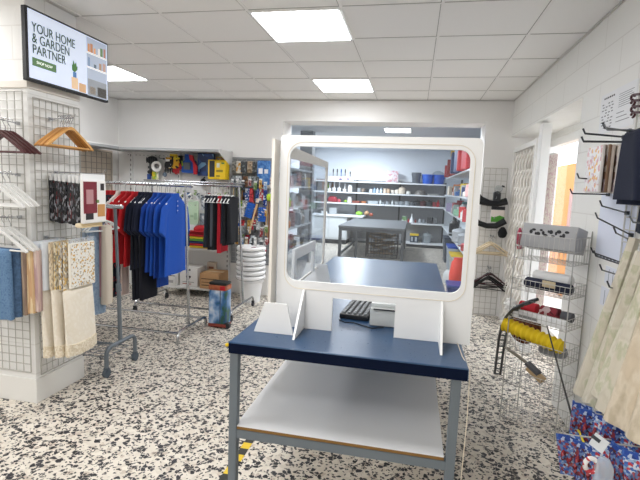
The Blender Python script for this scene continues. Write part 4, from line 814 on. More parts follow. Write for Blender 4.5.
# ================================================================ STORE ROOM SHELVES
t = thing('shelving_unit', 'grey wall shelving with white shelves along the back of the store room', 'shelving', (-.9, 12.8, 0))
MB().b2((-2.75, 12.87, .1), (.82, 12.94, 1.74)).build('back_panel', mat('909295', .6, bump=.1, bscale=60), t)
for z, x0, x1, d in ((1.70, -2.75, .80, .42), (1.40, -2.75, .82, .42), (1.10, -2.75, .82, .42), (.64, -.05, .82, .4), (.115, -.15, .82, .5)):
    MB().b2((x0, 12.9-d, z-.035), (x1, 12.9, z), .004).build('shelf', mat('DDE0E2', .45), t)
MB().b2((-.15, 12.45, .0), (.82, 12.9, .08)).build('plinth', mat('3A3D42', .6), t)
m = MB()
for x in (-2.75, -1.6, -.4, .8): m.b2((x-.02, 12.84, 0), (x+.02, 12.88, 1.74))
m.build('upright', mat('3B3D40', .5), t)
m = MB(); m.cyl((-2.7, 12.5, 1.78), (-.3, 12.5, 1.78), .006, 6)
for k in range(25): m.cyl((-2.7+.1*k, 12.5, 1.70), (-2.7+.1*k, 12.5, 1.78), .004, 5)
m.build('wire_rail', wire_w, t)
t = thing('low_counter', 'low white cupboard with a white top below the shelves in the store room', 'counter', (-1.9, 12.4, 0))
MB().b2((-2.72, 12.06, .12), (-1.72, 12.82, .74)).build('body', mat('D5DADB', .5), t); MB().b2((-2.75, 12.02, .74), (-1.3, 12.82, .775), .006).build('top', mat('EEF1F2', .4), t)
MB().b2((-2.7, 12.1, 0), (-1.74, 12.8, .12)).build('plinth', mat('2E3136', .6), t); m = MB().b2((-2.68, 12.045, .17), (-2.24, 12.06, .7)).b2((-2.2, 12.045, .17), (-1.76, 12.06, .7)); m.build('door', mat('DEE2E3', .5), t)
def item(kind, label, x, y, z, s, c, group, mt=None):
    """small shelf goods, s = overall width and height"""
    w, h = s; m = MB(); sm = True; mm = mt or mat(c, .4)
    if kind == 'bottle': m.lathe([(w*.46, 0), (w*.5, h*.03), (w*.5, h*.6), (w*.2, h*.76), (w*.17, h*.97), (w*.2, h)], (0, 0, 0), 14)
    elif kind == 'jar': m.lathe([(w*.42, 0), (w*.5, h*.06), (w*.5, h*.72), (w*.42, h*.8), (w*.46, h*.82), (w*.46, h*.97), (w*.4, h)], (0, 0, 0), 14)
    elif kind == 'mug': m.lathe([(w*.4, 0), (w*.46, h*.05), (w*.5, h), (w*.44, h), (w*.4, h*.1), (.003, h*.08)], (0, 0, 0), 14); m.tube([(w*.45, 0, h*.75), (w*.72, 0, h*.7), (w*.72, 0, h*.35), (w*.42, 0, h*.28)], w*.06, 6)
    elif kind == 'pot': m.lathe([(w*.4, 0), (w*.47, h*.06), (w*.48, h*.66), (w*.5, h*.7), (w*.42, h*.8), (w*.12, h*.88), (w*.06, h*.9), (w*.08, h), (.003, h)], (0, 0, 0), 16); m.box((w*.58, 0, h*.55), (w*.2, w*.1, h*.07), None, .004); m.box((-w*.58, 0, h*.55), (w*.2, w*.1, h*.07), None, .004)
    elif kind == 'bowl': m.lathe([(w*.2, 0), (w*.3, h*.1), (w*.5, h), (w*.46, h), (w*.25, h*.2), (.003, h*.15)], (0, 0, 0), 16)
    elif kind == 'dome': m.lathe([(w*.5, 0), (w*.5, h*.1), (w*.4, h*.6), (w*.2, h*.9), (.003, h)], (0, 0, 0), 18)
    elif kind == 'bucket': m.lathe([(w*.38, 0), (w*.4, h*.03), (w*.48, h*.93), (w*.52, h*.93), (w*.52, h), (w*.46, h), (w*.38, h*.05), (.003, h*.04)], (0, 0, 0), 20); m.tube([(w*.5*math.cos(a), -w*.5*math.sin(a), h*.9-h*.45*math.sin(a)) for a in [PI*k/10 for k in range(11)]], .006, 5)
    elif kind == 'tray': m.loft([[(a*w*.5*q, b*w*.3*q, zz) for a, b in ((-1, -.8), (-.85, -1), (.85, -1), (1, -.8), (1, .8), (.85, 1), (-.85, 1), (-1, .8))] for q, zz in ((.85, 0), (1, h), (.95, h), (.82, h*.2))]); sm = False
    elif kind == 'bag': m.loft([[(w*.5*q*math.copysign(abs(math.cos(a))**.6, math.cos(a)), w*.3*q*math.sin(a), h*zz) for a in [2*PI*k/16 for k in range(16)]] for q, zz in ((.9, 0), (1, .1), (1.02, .5), (.85, .85), (.6, .95), (.62, 1))])
    elif kind == 'fruit': m.ball((0, 0, h*.5), (w*.5, w*.45, h*.5), 14); m.tube([(0, 0, h*.95), (.01, 0, h*1.12)], .006, 5)
    elif kind == 'rod': m.cyl((0, 0, 0), (0, 0, h*.55), w*.3, 8); m.cyl((0, 0, h*.55), (0, 0, h), w*.5, 8)
    elif kind == 'cup_stick': m.lathe([(w*.4, 0), (w*.5, h*.33), (w*.46, h*.33), (w*.36, .01), (.003, .01)], (0, 0, 0), 12); m.cyl((0, 0, .01), (w*.1, 0, h), w*.12, 6)
    elif kind == 'shaker': m.lathe([(w*.5, 0), (w*.46, h*.15), (w*.3, h*.4), (w*.24, h*.5), (w*.12, h*.7), (w*.1, h), (.003, h)], (0, 0, 0), 14)
    elif kind == 'frame':
        m.plate(rrect(-w/2, 0, w/2, h, .01), [rrect(-w*.36, h*.16, w*.36, h*.84, .005)], .02, MXZ(0)); m.b2((-w*.37, .008, h*.15), (w*.37, .014, h*.85)); sm = False
    else: m.box((0, 0, h/2), (w, w*.7, h), None, min(w, h)*.06).box((0, -w*.352, h*.55), (w*.7, .003, h*.4)); sm = False
    name = {'bottle': 'bottle', 'jar': 'jar', 'mug': 'mug', 'pot': 'cooking_pot', 'bowl': 'bowl', 'dome': 'dish_cover', 'bucket': 'bucket', 'tray': 'tray', 'bag': 'bag', 'fruit': 'ornament', 'rod': 'knife', 'cup_stick': 'cup', 'shaker': 'shaker', 'frame': 'picture_frame', 'box': 'box'}[kind]
    o = m.build(name, mm, None, smooth=sm); o.location = (x, y, z); o.rotation_euler = (0, 0, .3*math.sin(x*37+z*11))
    return tag(o, label, name.replace('_', ' '), group)
S1, S2, S3, S4, S5 = 'top shelf of the store room', 'second shelf of the store room', 'third shelf of the store room', 'goods on the white cupboard', 'lower goods of the store room'
yb = 12.66
def X(px, yy=yb):      # the world x of a photograph column on the shelf line
    d = Rm @ Vector((px-320, 240-190, -457)); return d.x/d.y*yy
for i, (px, c, n_) in enumerate(((332.5, '1C1E22', 'black'), (336.5, '2A2C30', 'charcoal'), (340.5, '2F5FA8', 'blue'), (344.5, '18191C', 'jet black'), (349.5, '24262A', 'short black'))):
    item('rod', '%s handled knife standing up in the rack on the top store room shelf' % n_, X(px), yb, 1.81, (.035, .21 if i < 4 else .15), c, 'knives on the top shelf')
t = thing('knife_rack', 'long white rack holding five dark handled knives on the top store room shelf', 'rack', (X(341), yb, 1.70))
MB().b2((X(326), yb-.06, 1.701), (X(353), yb+.06, 1.82), .01).build('body', mat('DDDADA', .5), t); MB().b2((X(339), yb-.062, 1.72), (X(342), yb-.058, 1.80)).b2((X(346), yb-.062, 1.73), (X(349), yb-.058, 1.8)).build('label', pat(['36528A', 'D7A3A3'], 20, 'cells', .5), t)
item('box', 'white box with pink dots on the top store room shelf', X(391.5), yb, 1.70, (.29, .32), 'E6DDE0', S1, pat(['E8E0E2', 'E8E0E2', 'E3D6DA', 'D9A0AA'], 22, 'cells', .5))
item('bucket', 'dark grey metal bin on the top store room shelf beside the blue buckets', X(415.5), yb, 1.66, (.25, .33), '5A6068', S1)
item('bucket', 'bright blue bucket next to the grey bin on the top shelf', X(427), yb, 1.66, (.31, .29), '1E62D0', S1)
item('bucket', 'bright blue bucket at the corner end of the top shelf', X(438), yb, 1.66, (.31, .29), '1A58C0', S1)
o = MB().lathe([(.0, 0), (.19, .0), (.2, .015), (.19, .03), (.0, .02)], (0, 0, 0), 24).build('glass_plate', mat('AEB9C2', .25), None, smooth=True); o.location = (X(437.5), 12.84, 1.86); o.rotation_euler = (PI/2-.1, 0, 0); tag(o, 'round greyish glass plate leaning behind the blue corner bucket', 'plate')
# second shelf
z2 = 1.405
for i, px in enumerate((329.5, 334, 339, 344.5)):
    item('cup_stick', 'white cup with a thin stick, %s on the second shelf' % ('first', 'second', 'third', 'fourth')[i], X(px), yb, z2, (.11, .30 if i in (1, 2) else .22), 'E9EAEA', S2)
item('bottle', 'brown bottle among the white cups on the second shelf', X(332), yb+.1, z2, (.07, .27), '6A4A34', S2)
item('bottle', 'green bottle behind the white cups on the second shelf', X(327.5), yb+.1, z2, (.07, .24), '6E8A3A', S2)
item('jar', 'tall white canister after the white cups on the second shelf', X(350), yb, z2, (.12, .19), 'EDEFF0', S2)
row = [(355, 'box', 'small dark box', '34383C', .09, .08), (359, 'mug', 'grey enamel mug', '9A9DA0', .1, .11), (363, 'bowl', 'brownish bowl', '8E7E70', .12, .1), (367, 'mug', 'black mug', '2C2F33', .08, .1), (371, 'jar', 'white spice jar', 'DDE3E8', .09, .1), (374.5, 'bottle', 'pale blue bottle', '9AB4D0', .07, .15), (377.5, 'bottle', 'white bottle', 'E8ECEE', .07, .14), (381, 'bottle', 'whitish blue bottle', 'C8D6E4', .075, .14), (385, 'jar', 'beige jar', 'C9B8A4', .09, .13), (388.5, 'jar', 'tan jar', 'B49A80', .09, .13),
       (393, 'bowl', 'cream bowl', 'D9CFC2', .14, .1), (397, 'mug', 'ivory mug', 'E4DCCE', .1, .11), (408.5, 'jar', 'low white pot', 'D8D6D0', .12, .08)]
for px, k, n_, c, w, h in row: item(k, '%s on the second store room shelf' % n_, X(px), yb, z2, (w, h), c, S2)
item('pot', 'cream coffee pot with lid on the second store room shelf', X(402), yb, z2, (.19, .21), 'CFC2B0', S2)
item('dome', 'big grey domed dish cover on the second store room shelf', X(420.5), yb, 1.395, (.32, .15), '6E6A66', S2)
item('tray', 'flat grey tray past the dish cover on the second shelf', X(433), yb, 1.395, (.28, .05), 'A8A8A6', S2)
z3 = 1.105
item('bag', 'dark red bag lying at the start of the third store room shelf', X(333), yb, z3, (.28, .16), '9A2434', S3)
item('bag', 'pinkish red packet beside the dark red bag', X(339.5), yb, z3, (.1, .09), 'B8525E', S3)
item('fruit', 'green round ornament on the third store room shelf', X(346), yb, z3, (.1, .07), '8CB43A', S3)
item('jar', 'white round topped canister on the third store room shelf', X(350), yb, z3, (.12, .17), 'F0F0EE', S3)
item('tray', 'reddish brown tray on the third store room shelf', X(357), yb, z3, (.24, .06), '8E4A3E', S3)
item('tray', 'orange brown tray on the third store room shelf', X(364.5), yb, z3, (.14, .06), 'A8683E', S3)
item('tray', 'large clear glass tray on the third store room shelf', X(373.5), yb, z3, (.3, .08), 'B4BCC0', S3)
row = [(381, 'bottle', 'clear bottle', 'C4CACC', .06, .13), (384, 'bowl', 'silver bowl', '9EA3A6', .1, .06), (388, 'mug', 'steel mug', '8C9194', .1, .09), (393, 'bottle', 'grey bottle', 'B2B6B8', .06, .14), (397.5, 'bowl', 'pale grey bowl', 'A6AAAC', .14, .1), (402.5, 'pot', 'pewter pot', '7E8488', .16, .13), (408, 'pot', 'dull steel pot', '90969A', .16, .14), (413, 'bowl', 'smoky bowl', '6A6E72', .14, .09), (418, 'pot', 'black pot', '2A2C30', .18, .18), (424, 'pot', 'black pot with reddish rim', '4A2A2E', .18, .17), (430, 'pot', 'charcoal pot', '33363A', .18, .18), (435, 'mug', 'wine red mug', '8A2A34', .1, .13), (439, 'bottle', 'red bottle', 'A82A34', .09, .19)]
for px, k, n_, c, w, h in row: item(k, '%s on the third store room shelf' % n_, X(px), yb, 1.095, (w, h), c, S3)
item('box', 'clear plastic box standing on the white cupboard', X(335), 12.5, .775, (.2, .17), 'A8ACAE', S4)
item('box', 'low white box on the white cupboard', X(327), 12.4, .775, (.16, .07), 'E4E6E6', S4)
item('fruit', 'lime green bowl shaped ornament on the white cupboard top', X(361), 12.5, .775, (.2, .11), '8CC43A', S4)
item('fruit', 'tan round ornament beside the lime green one', X(368.5), 12.5, .775, (.14, .13), 'B8906A', S4)
item('bag', 'reddish brown packet at the end of the white cupboard top', X(373), 12.5, .775, (.1, .08), 'A8523A', S4)
item('frame', 'small picture frame with green picture on the lower store room shelf', X(406), yb, .66, (.13, .15), 'DDE0DE', S5, pat(['D8DCDA', '4E7A3A', '7E9A86'], 9, 'soft', .5))
row = [(410.5, 'bottle', 'red topped small bottle', 'B83A3E', .05, .1), (413.5, 'shaker', 'white cone shaker with red tip', 'E9ECEE', .13, .24), (417.5, 'bottle', 'dark red small bottle', '7E2A30', .05, .1), (422, 'jar', 'clear grey jar', '9EA4A8', .09, .11), (426, 'jar', 'smoky grey jar', '7A8085', .09, .1), (432, 'box', 'black appliance box', '2E3034', .14, .17), (437.5, 'box', 'grey appliance box', '5A5E62', .13, .15)]
for px, k, n_, c, w, h in row: item(k, '%s on the lower store room shelf' % n_, X(px), yb, .645, (w, h), c, S5)
t = thing('battery_case', 'yellow topped black case on the bottom store room shelf', 'case', (X(417), yb, .118))
MB().b2((X(413), yb-.14, .118), (X(421.5), yb+.1, .30), .01).build('body', mat('2E3A4A', .5), t); MB().b2((X(413)-.005, yb-.145, .30), (X(421.5)+.005, yb+.105, .345), .01).build('lid', mat('E0C02A', .45), t)
MB().b2((X(414), yb-.146, .15), (X(416), yb-.14, .27)).b2((X(418), yb-.146, .15), (X(420), yb-.14, .27)).build('label', mat('AAB0B4', .5), t)
item('pot', 'big steel stock pot on the bottom store room shelf', X(430), yb, .118, (.24, .3), 'A4AEB6', S5, mat('A9B2B8', .3, .6))
# dark work table and wire cage
t = thing('work_table', 'dark grey metal work table in the store room', 'table', (-.85, 11, 0))
dg = mat('55585B', .45, .2)
MB().b2((-1.52, 9.4, .68), (-.145, 12.0, .725), .005).build('tabletop', mat('66696C', .5), t)
for x in (-1.48, -.185):
    for y in (9.44, 11.9): MB().b2((x-.03, y-.03, 0), (x+.03, y+.03, .68)).build('leg', dg, t)
MB().b2((-1.16, 9.43, 0), (-1.11, 9.48, .68)).build('leg', dg, t)
MB().b2((-1.48, 9.42, .62), (-.185, 9.46, .68)).b2((-1.48, 11.88, .1), (-.185, 11.92, .14)).b2((-.2, 9.44, .1), (-.17, 11.9, .14)).b2((-1.5, 9.44, .1), (-1.46, 11.9, .14)).build('rail', dg, t)
t = thing('wire_cage', 'brownish wire cage of wood offcuts standing under the dark work table', 'cage', (-.6, 10.2, 0))
m = MB()
for y in (9.95, 10.45): grid_bars(m, (-.98, y, .03), (1, 0, 0), (0, 0, 1), .68, .62, 11, 10, .006)
grid_bars(m, (-.98, 9.95, .03), (0, 1, 0), (0, 0, 1), .5, .62, 6, 10, .006); m.build('bars', mat('5E5A57', .5, .4), t)
for i in range(9):
    m = MB().box((-.65+.07*math.sin(i*2.3), 10.2, .1+.055*i), (.5, .06, .05), Matrix.Rotation(.4*math.sin(i*4), 3, 'Y'))
    one('wood_offcut', m, mat(['9A8468', '7E6A54', 'AA9478'][i % 3], .7), 'wood offcut inside the wire cage, %s from the bottom' % posn[i], 'offcut', 'wood offcuts in the cage')
# side shelving of the store room, on the window side
t = thing('steel_shelving', 'steel shelving with sloping white shelves along the side wall of the store room', 'shelving', (.98, 9.2, 0))
for z in (1.86, 1.44, 1.07, .62):
    MB().b2((.757, 6.32, z-.03), (1.19, 12.35, z), .004).build('shelf', mat('CFD3D6', .45), t)
m = MB()
for y in (6.36, 8.3, 10.3, 12.3):
    for x in (1.165,): m.b2((x-.02, y-.02, 0), (x+.02, y+.02, 2.0))
m.build('upright', mat('4A4D52', .5), t)
SR = 'goods on the side shelving of the store room'
yw = ['nearest the opening', 'second of the row', 'third of the row', 'fourth of the row', 'fifth of the row', 'sixth of the row', 'seventh of the row', 'eighth of the row', 'ninth of the row', 'tenth of the row']
def side(z, nm, items, x=.88, y0=6.6, dy=.5):
    for i, (k, n_, c, w, h) in enumerate(items): item(k, '%s on the %s side shelf of the store, %s' % (n_, nm, yw[i]), x-.05*(i % 2), y0+dy*i, z, (w, h), c, SR)
side(1.862, 'top', [('box', 'tall red box', 'A8242C', .3, .38), ('box', 'red carton', 'B82E34', .28, .34), ('box', 'blue box', '2A4A7E', .34, .42), ('box', 'navy blue box', '263F6E', .32, .40), ('box', 'red box', 'B4262E', .3, .36), ('box', 'dark red box', '96222A', .3, .34), ('bag', 'red bag', 'B2303A', .3, .3), ('box', 'crimson box', 'AA2A34', .26, .28)], x=.85, y0=7.5, dy=.58)
item('box', 'yellow and red carton stacked on the red box in mid shelf, topmost', .85, 9.82, 2.223, (.34, .12), 'E0B02A', SR, pat(['E2B52A', 'C8362E', 'E8C84A'], 8, 'cells', .5))
def dense(z, nm, words, x0):
    for i, (k, n_, c) in enumerate(words):
        w = .11+.05*((i*7) % 3); h = .12+.035*((i*5) % 4)
        item(k, '%s on the %s side shelf of the store room' % (n_, nm), x0+.05*(i % 2), 6.5+.30*i, z, (w, h), c, SR)
        if i % 2 == 0: item('box', 'small %s box leaning behind the %s, %s side shelf' % (words[(i+3) % len(words)][1].split(' ')[0], n_, nm), x0+.19, 6.56+.30*i, z, (.15, h*1.35), words[(i+3) % len(words)][2], SR)
dense(1.442, 'second', [('box', 'white carton', 'DDDAD6'), ('box', 'red striped carton', 'C8444A'), ('jar', 'pink canister', 'D8A8A4'), ('box', 'crimson packet', 'B8323A'), ('bottle', 'ivory bottle', 'E4E0D4'), ('box', 'navy packet', '2A3F6E'), ('jar', 'silver canister', 'B4B8BC'), ('box', 'yellow packet', 'E0C43A'), ('bottle', 'blue bottle', '3A68A8'), ('box', 'rose packet', 'C89A98'), ('jar', 'grey canister', '8E9296'), ('box', 'orange packet', 'D8803A'), ('bottle', 'white bottle', 'E8EAEA'), ('box', 'maroon packet', '7A2A34'), ('box', 'cream packet', 'DCD2C0')], .83)
dense(1.072, 'third', [('box', 'bright blue packet', '2E6FC8'), ('bag', 'light blue bag', '7AA4D8'), ('box', 'red packet', 'B2303A'), ('jar', 'green jar', '5E9A4A'), ('box', 'white packet', 'DCDEDC'), ('bag', 'clear bag', 'C4CACE'), ('box', 'scarlet packet', 'C83A3A'), ('bag', 'silver bag', 'AEB4B8'), ('jar', 'mint jar', '9AC8A8'), ('box', 'pale grey packet', 'C4C8CA'), ('bag', 'sage bag', '8CA098'), ('box', 'wine packet', '9A3A44'), ('bag', 'milky bag', 'D4D8DA'), ('jar', 'teal jar', '4A8A8E'), ('box', 'lilac packet', 'B4A8C8')], .83)
side(.622, 'lowest', [('box', 'white and red packet', 'C89A9A', .18, .12), ('pot', 'red casserole', 'A83A3E', .2, .14), ('pot', 'grey pot', '9A9EA2', .28, .26), ('pot', 'silver pot', 'B0B4B8', .28, .28), ('bottle', 'red bottle', 'A82E36', .1, .2), ('bottle', 'black bottle', '26282C', .2, .42), ('bottle', 'dark glass bottle', '33363A', .18, .38)], y0=6.6, dy=.62)
def crate(label, x, y, z, w, d, h, c, lid):
    t = thing('storage_crate', label, 'crate', (x, y, z), 0, 'storage crates under the side shelving')
    MB().loft([[(x+a*w/2*q, y+b*d/2*q, z+zz) for a, b in ((-1, -1), (1, -1), (1, 1), (-1, 1))] for q, zz in ((.86, 0), (.95, h*.9), (1.0, h*.9), (1.0, h))]).build('tub', mat(c, .4), t)
    MB().b2((x-w/2-.005, y-d/2-.005, z+h), (x+w/2+.005, y+d/2+.005, z+h+.04), .012).build('lid', mat(lid, .4), t)
crate('dark blue crate on the floor under the side shelving, nearest to the opening', .68, 6.72, 0, .30, .4, .17, '1A2F6E', '20387E')
crate('yellow lidded clear crate on the floor in the store room', .88, 8.6, 0, .36, .5, .36, 'B4B8B4', 'E2C22A')
crate('blue lidded clear crate on the floor beyond the yellow lidded one', .9, 9.4, 0, .4, .6, .42, 'AEB8C0', '1E50B4')
crate('navy lidded crate at the far end of the side shelving', .88, 10.3, 0, .4, .6, .5, '4A525C', '2A3648')
crate('white crate with grey lid between the yellow crate and the red bag', .88, 7.9, 0, .32, .45, .36, 'E4E4E2', 'A8AAAA')
item('bag', 'orange red bag standing on the floor in front of the white crate', .74, 7.3, 0, (.28, .5), 'D8483A', SR)
item('bottle', 'yellow bottle on the floor beside the orange red bag', .86, 7.02, 0, (.12, .34), 'E0B82E', SR)
item('bag', 'light plastic bag on the floor by the orange red bag', .64, 7.75, 0, (.2, .22), 'C8CCCC', SR)
# shelving seen through the side screen
t = thing('steel_shelving', 'dark steel shelving with mixed goods behind the side screen in the store room', 'shelving', (-2.25, 8.0, 0))
for z in (.4, .8, 1.15, 1.5, 1.8): MB().b2((-2.75, 7.1, z-.03), (-2.0, 8.9, z)).build('shelf', mat('A4AAB0', .45), t)
m = MB()
for x in (-2.72, -2.02):
    for y in (7.12, 8.88): m.b2((x-.02, y-.02, 0), (x+.02, y+.02, 1.95))
m.build('upright', mat('4A4E54', .5), t)
rr = random.Random(5)
cn = [('grey', '7A8086'), ('black', '26282C'), ('white', 'C4C8CC'), ('dark brown', '4E4038'), ('lime green', '8CB43A'), ('orange', 'B8743A'), ('steel blue', '4A5A6C'), ('silver', '9AA0A6'), ('taupe', '7E746A'), ('dull red', '6A4044'), ('slate', '4E565E')]
for r_, z in enumerate((.4, .8, 1.15, 1.5)):
    for i in range(10):
        n_, c = cn[(0, 1, 2, 3, 6, 7, 8, 10, 9)[(i*4+r_*5) % 9]]
        if r_ == 1 and i in (1, 2): n_, c = cn[5] if i == 1 else cn[8]
        if r_ == 2 and i in (0, 1, 2, 3): n_, c = cn[4] if i in (1, 2) else cn[7]
        k = ('box', 'jar', 'bottle', 'mug', 'bag', 'pot')[(i*5+r_*3) % 6]
        item(k, '%s %s on the dark steel shelving, %s board from the floor, %s along' % (n_, {'pot': 'cooking pot'}.get(k, k), ('lowest', 'second', 'third', 'fourth')[r_], posn[i]), -2.13+.04*(i % 2), 7.22+.17*i, z, (.13+.04*rr.random(), .16+.12*rr.random()), c, 'goods on the dark steel shelving')

# ================================================================ BACK CORNER BESIDE THE OPENING
def PX(x, y, ax, v):
    """the point of the room seen at a column and row of the photograph on the plane where axis ax (0, 1, 2) equals v"""
    d = Rm @ Vector((x-320, 240-y, -457)); o = Vector((0, 0, 1.5)); return o+d*((v-o[ax])/d[ax])
t = thing('wire_grid', 'white wire grid on the back wall between the opening and the lattice shutter', 'wire grid', (.93, 5.83, 0))
grid_bars(MB(), (.80, 5.825, .02), (1, 0, 0), (0, 0, 1), .265, 1.79, 4, 24, .003).build('bars', mat('BFBBB3', .45, .1), t)
for i, (z, n_) in enumerate(((1.45, 'upper black band'), (1.22, 'lower black band'), (1.0, 'wooden hangers'), (.62, 'black hangers'))):
    hook((.93, 5.82, z), (0, -1, 0), .18, .0, .004, steel, 'steel peg in the back corner grid carrying the %s' % n_)
bands = [([(.665, 1.52), (.70, 1.47), (.77, 1.42), (.86, 1.395), (.95, 1.39), (1.06, 1.425)], 'upper black curved band with a thick ribbed end on the back corner grid', [.036, .045, .04, .03, .028, .034]),
         ([(.65, 1.24), (.70, 1.195), (.77, 1.15), (.86, 1.125), (.96, 1.13), (1.06, 1.195)], 'lower black curved band on the back corner grid, under the green pack', [.024, .026, .026, .026, .028, .032])]
for pts_, lb, rr_ in bands:
    t = thing('curved_band', lb, 'band', (.86, 5.7, pts_[3][1]), 0, 'black curved bands in the corner')
    MB().tube([(x, 5.70, z) for x, z in pts_], [q*1.25 for q in rr_], 10).build('band', mat('14161B', .6), t, smooth=True)
    m = MB()
    for (x, z), r_ in list(zip(pts_, rr_))[:3]: m.tube([(x+(r_*1.25+.002)*math.cos(a), 5.70+(r_*1.25+.002)*math.sin(a), z) for a in [2*PI*k/12 for k in range(12)]], .006, 5, True)
    m.build('ribs', mat('23262D', .5), t, smooth=True)
t = thing('head_torch', 'black and silver lamp head resting on the upper black band', 'lamp', (.95, 5.70, 1.42))
MB().b2((.905, 5.66, 1.42), (.985, 5.74, 1.53), .015).build('body', dark, t, smooth=True); MB().cyl((.95, 5.69, 1.53), (.95, 5.64, 1.57), .035, 14, .045).build('reflector', mat('C9CDD0', .2, .8), t, smooth=True); MB().tube([(.97, 5.7, 1.56), (1.0, 5.7, 1.6), (1.02, 5.7, 1.59)], .012, 6).build('bracket', dark, t)
t = pack('pinkish white pack with a bright green lower half on the back corner grid', (.975, 5.72, 1.36), -PI/2, (.03, .155, .145), mat('E8DCD4', .4), mat('E6DAD2', .4), None, 'green_pack', 'pack', dark, headh=.04)
MB().plate([(-.075, -.185), (.075, -.185), (.075, -.125), (.02, -.105), (-.04, -.13), (-.075, -.12)], [], .002, MYZ(.0168)).build('green_print', mat('4E9A2E', .4), t, w=False)
one('black_cloth', MB().loft([[(1.045+.05*q*math.cos(a), 5.72+.03*q*math.sin(a), 1.12-z) for a in [2*PI*k/12 for k in range(12)]] for q, z in ((.3, 0), (.8, .03), (1.1, .07), (.9, .11), (.5, .13))]), mat('17181B', .85), 'small black cloth bundle on the back corner grid beside the lattice shutter', 'cloth', smooth=True)
bw = mat('D8C6A6', .45)
for i in range(5):
    hanger('pale wooden hanger, %s of the five in the back corner' % ('frontmost', 'second', 'third', 'fourth', 'wall-side one')[i], (.93+.02*math.sin(i*2), 5.645+.033*i, 1.012-.012*(i % 3)), PI/2+.3*math.sin(i*2.2), bw, 'pale wooden hangers in the corner', .011)
bh = mat('1B181B', .5)
for i in range(6):
    hanger('black hanger, %s of the six low in the back corner' % ('frontmost', 'second', 'third', 'fourth', 'fifth', 'wall-side one')[i], (.93+.02*math.sin(i*3), 5.645+.028*i, .64-.035*(i % 3)), PI/2+.45*math.sin(i*2.7), bh if i else mat('3A1218', .5), 'black hangers in the corner', .012)

# ================================================================ WIRE BASKET STAND
U = Vector((.76, -.648, 0)).normalized(); V = Vector((.648, .76, 0)).normalized(); BC = Vector((.862, 3.075, 0)); BZ = math.atan2(U.y, U.x)
def bp(u, v, z): return (BC.x+U.x*u+V.x*v, BC.y+U.y*u+V.y*v, z)
t = thing('basket_stand', 'tall silver wire stand of stacked baskets by the door recess', 'basket stand', tuple(BC), BZ)
wsil = mat('BDBBB6', .35, .7)
m = MB()
for u in (-.18, .18):
    for v in (-.11, .11): m.cyl((u, v, 0), (u, v, 1.3), .0035, 6)
m.build('post', wsil, t, w=False)
tiers = [(.03, .10), (.27, .10), (.49, .09), (.705, .07), (.90, .07), (1.10, .16)]
for z, h in tiers:
    m = MB(); grid_bars(m, (-.18, -.11, z), (1, 0, 0), (0, 1, 0), .36, .22, 12, 5, .0014)
    for v in (-.11, .11): grid_bars(m, (-.18, v, z), (1, 0, 0), (0, 0, 1), .36, h, 12, 2, .0014)
    for u in (-.18, .18): grid_bars(m, (u, -.11, z), (0, 1, 0), (0, 0, 1), .22, h, 6, 2, .0014)
    m.build('basket', wsil, t, w=False)
t = thing('printed_box', 'long grey box with black floral print lying in the topmost wire basket', 'box', bp(0, 0, 1.105), BZ)
Rt = Matrix.Rotation(-.22, 3, 'X')
MB().box((0, .0, .135), (.335, .14, .15), Rt, .004).build('box', mat('A9A9AA', .5), t, w=False)
m = MB()
for k in range(15):
    a = k*2.4; px_ = -.11+.0155*k; pz = .02*math.sin(k*1.9)
    p = Rt @ Vector((px_, -.071, .02+pz*.8)); p.z += .135
    m.ball(tuple(p), (.011+.004*math.sin(a), .0025, .011+.004*math.cos(a)), 8)
m.build('flower_print', mat('2A2A2E', .5), t, w=False)
MB().box((0, -.058, .075), (.25, .03, .012), Rt).build('edge_line', mat('3A3A3E', .5), t, w=False)
t = thing('pink_pouch', 'small pink and white pouch tucked beside the grey printed box', 'pouch', bp(-.195, -.02, 1.15), BZ)
MB().loft([[(.02*math.cos(a)*q, .05*math.sin(a)*q, z) for a in [2*PI*k/12 for k in range(12)]] for q, z in ((.6, .0), (1, .03), (1, .1), (.6, .14))]).build('pouch', pat(['C2405C', 'E4D8D6', 'B85A6E'], 30, 'cells', .6), t, w=False, smooth=True)
def roll(label, u0, u1, v, z, r, c, name='cloth_roll', cat='cloth', mt=None, rib=0):
    n = 26; t = thing(name, label, cat, bp((u0+u1)/2, v, z-r), BZ); c0 = (u0+u1)/2
    MB().tube([(u0-c0+(u1-u0)*k/n, 0, r) for k in range(n+1)], [r*(.72 if k in (0, n) else 1+rib*math.sin(k*2.1)) for k in range(n+1)], 14).build('roll', mt or mat(c, .8, bump=.2, bscale=120), t, smooth=True, w=False); return t
roll('white cloth roll in the second wire basket from the top', -.11, .13, .03, .985, .04, 'E9E8E6')
t = roll('navy cloth roll with a beige label in the second wire basket from the top', -.12, .17, -.055, .95, .034, '141B33')
MB().b2((-.02, -.041, .03), (.06, -.036, .07), .002).build('label', mat('C9B896', .6), t, w=False)
roll('red cloth bundle in the third wire basket from the top', -.17, -.05, .0, .775, .034, 'B8202E')
roll('dark red patterned bundle beside the red one in the wire basket', -.04, .08, .02, .77, .034, '', mt=pat(['8A2A36', 'C8B0B0', '5A1A24'], 30, 'cells', .8))
roll('grey cloth bundle beside the dark red one in the wire basket', .09, .16, .02, .765, .03, '5A5A5E')
t = thing('white_tray', 'white plastic tray standing in front in the third wire basket', 'tray', bp(0.0, -.075, .71), BZ)
MB().b2((-.165, -.025, 0), (.165, .025, .05), .008).build('tray', white_plastic, t, w=False); MB().b2((-.12, -.027, .012), (.0, -.0245, .03)).build('slot', mat('8A8A8A', .5), t, w=False)
t = thing('yellow_duster', 'bright yellow ribbed foam duster lying across the fourth wire basket', 'duster', bp(-.035, -.04, .52), BZ)
n = 44
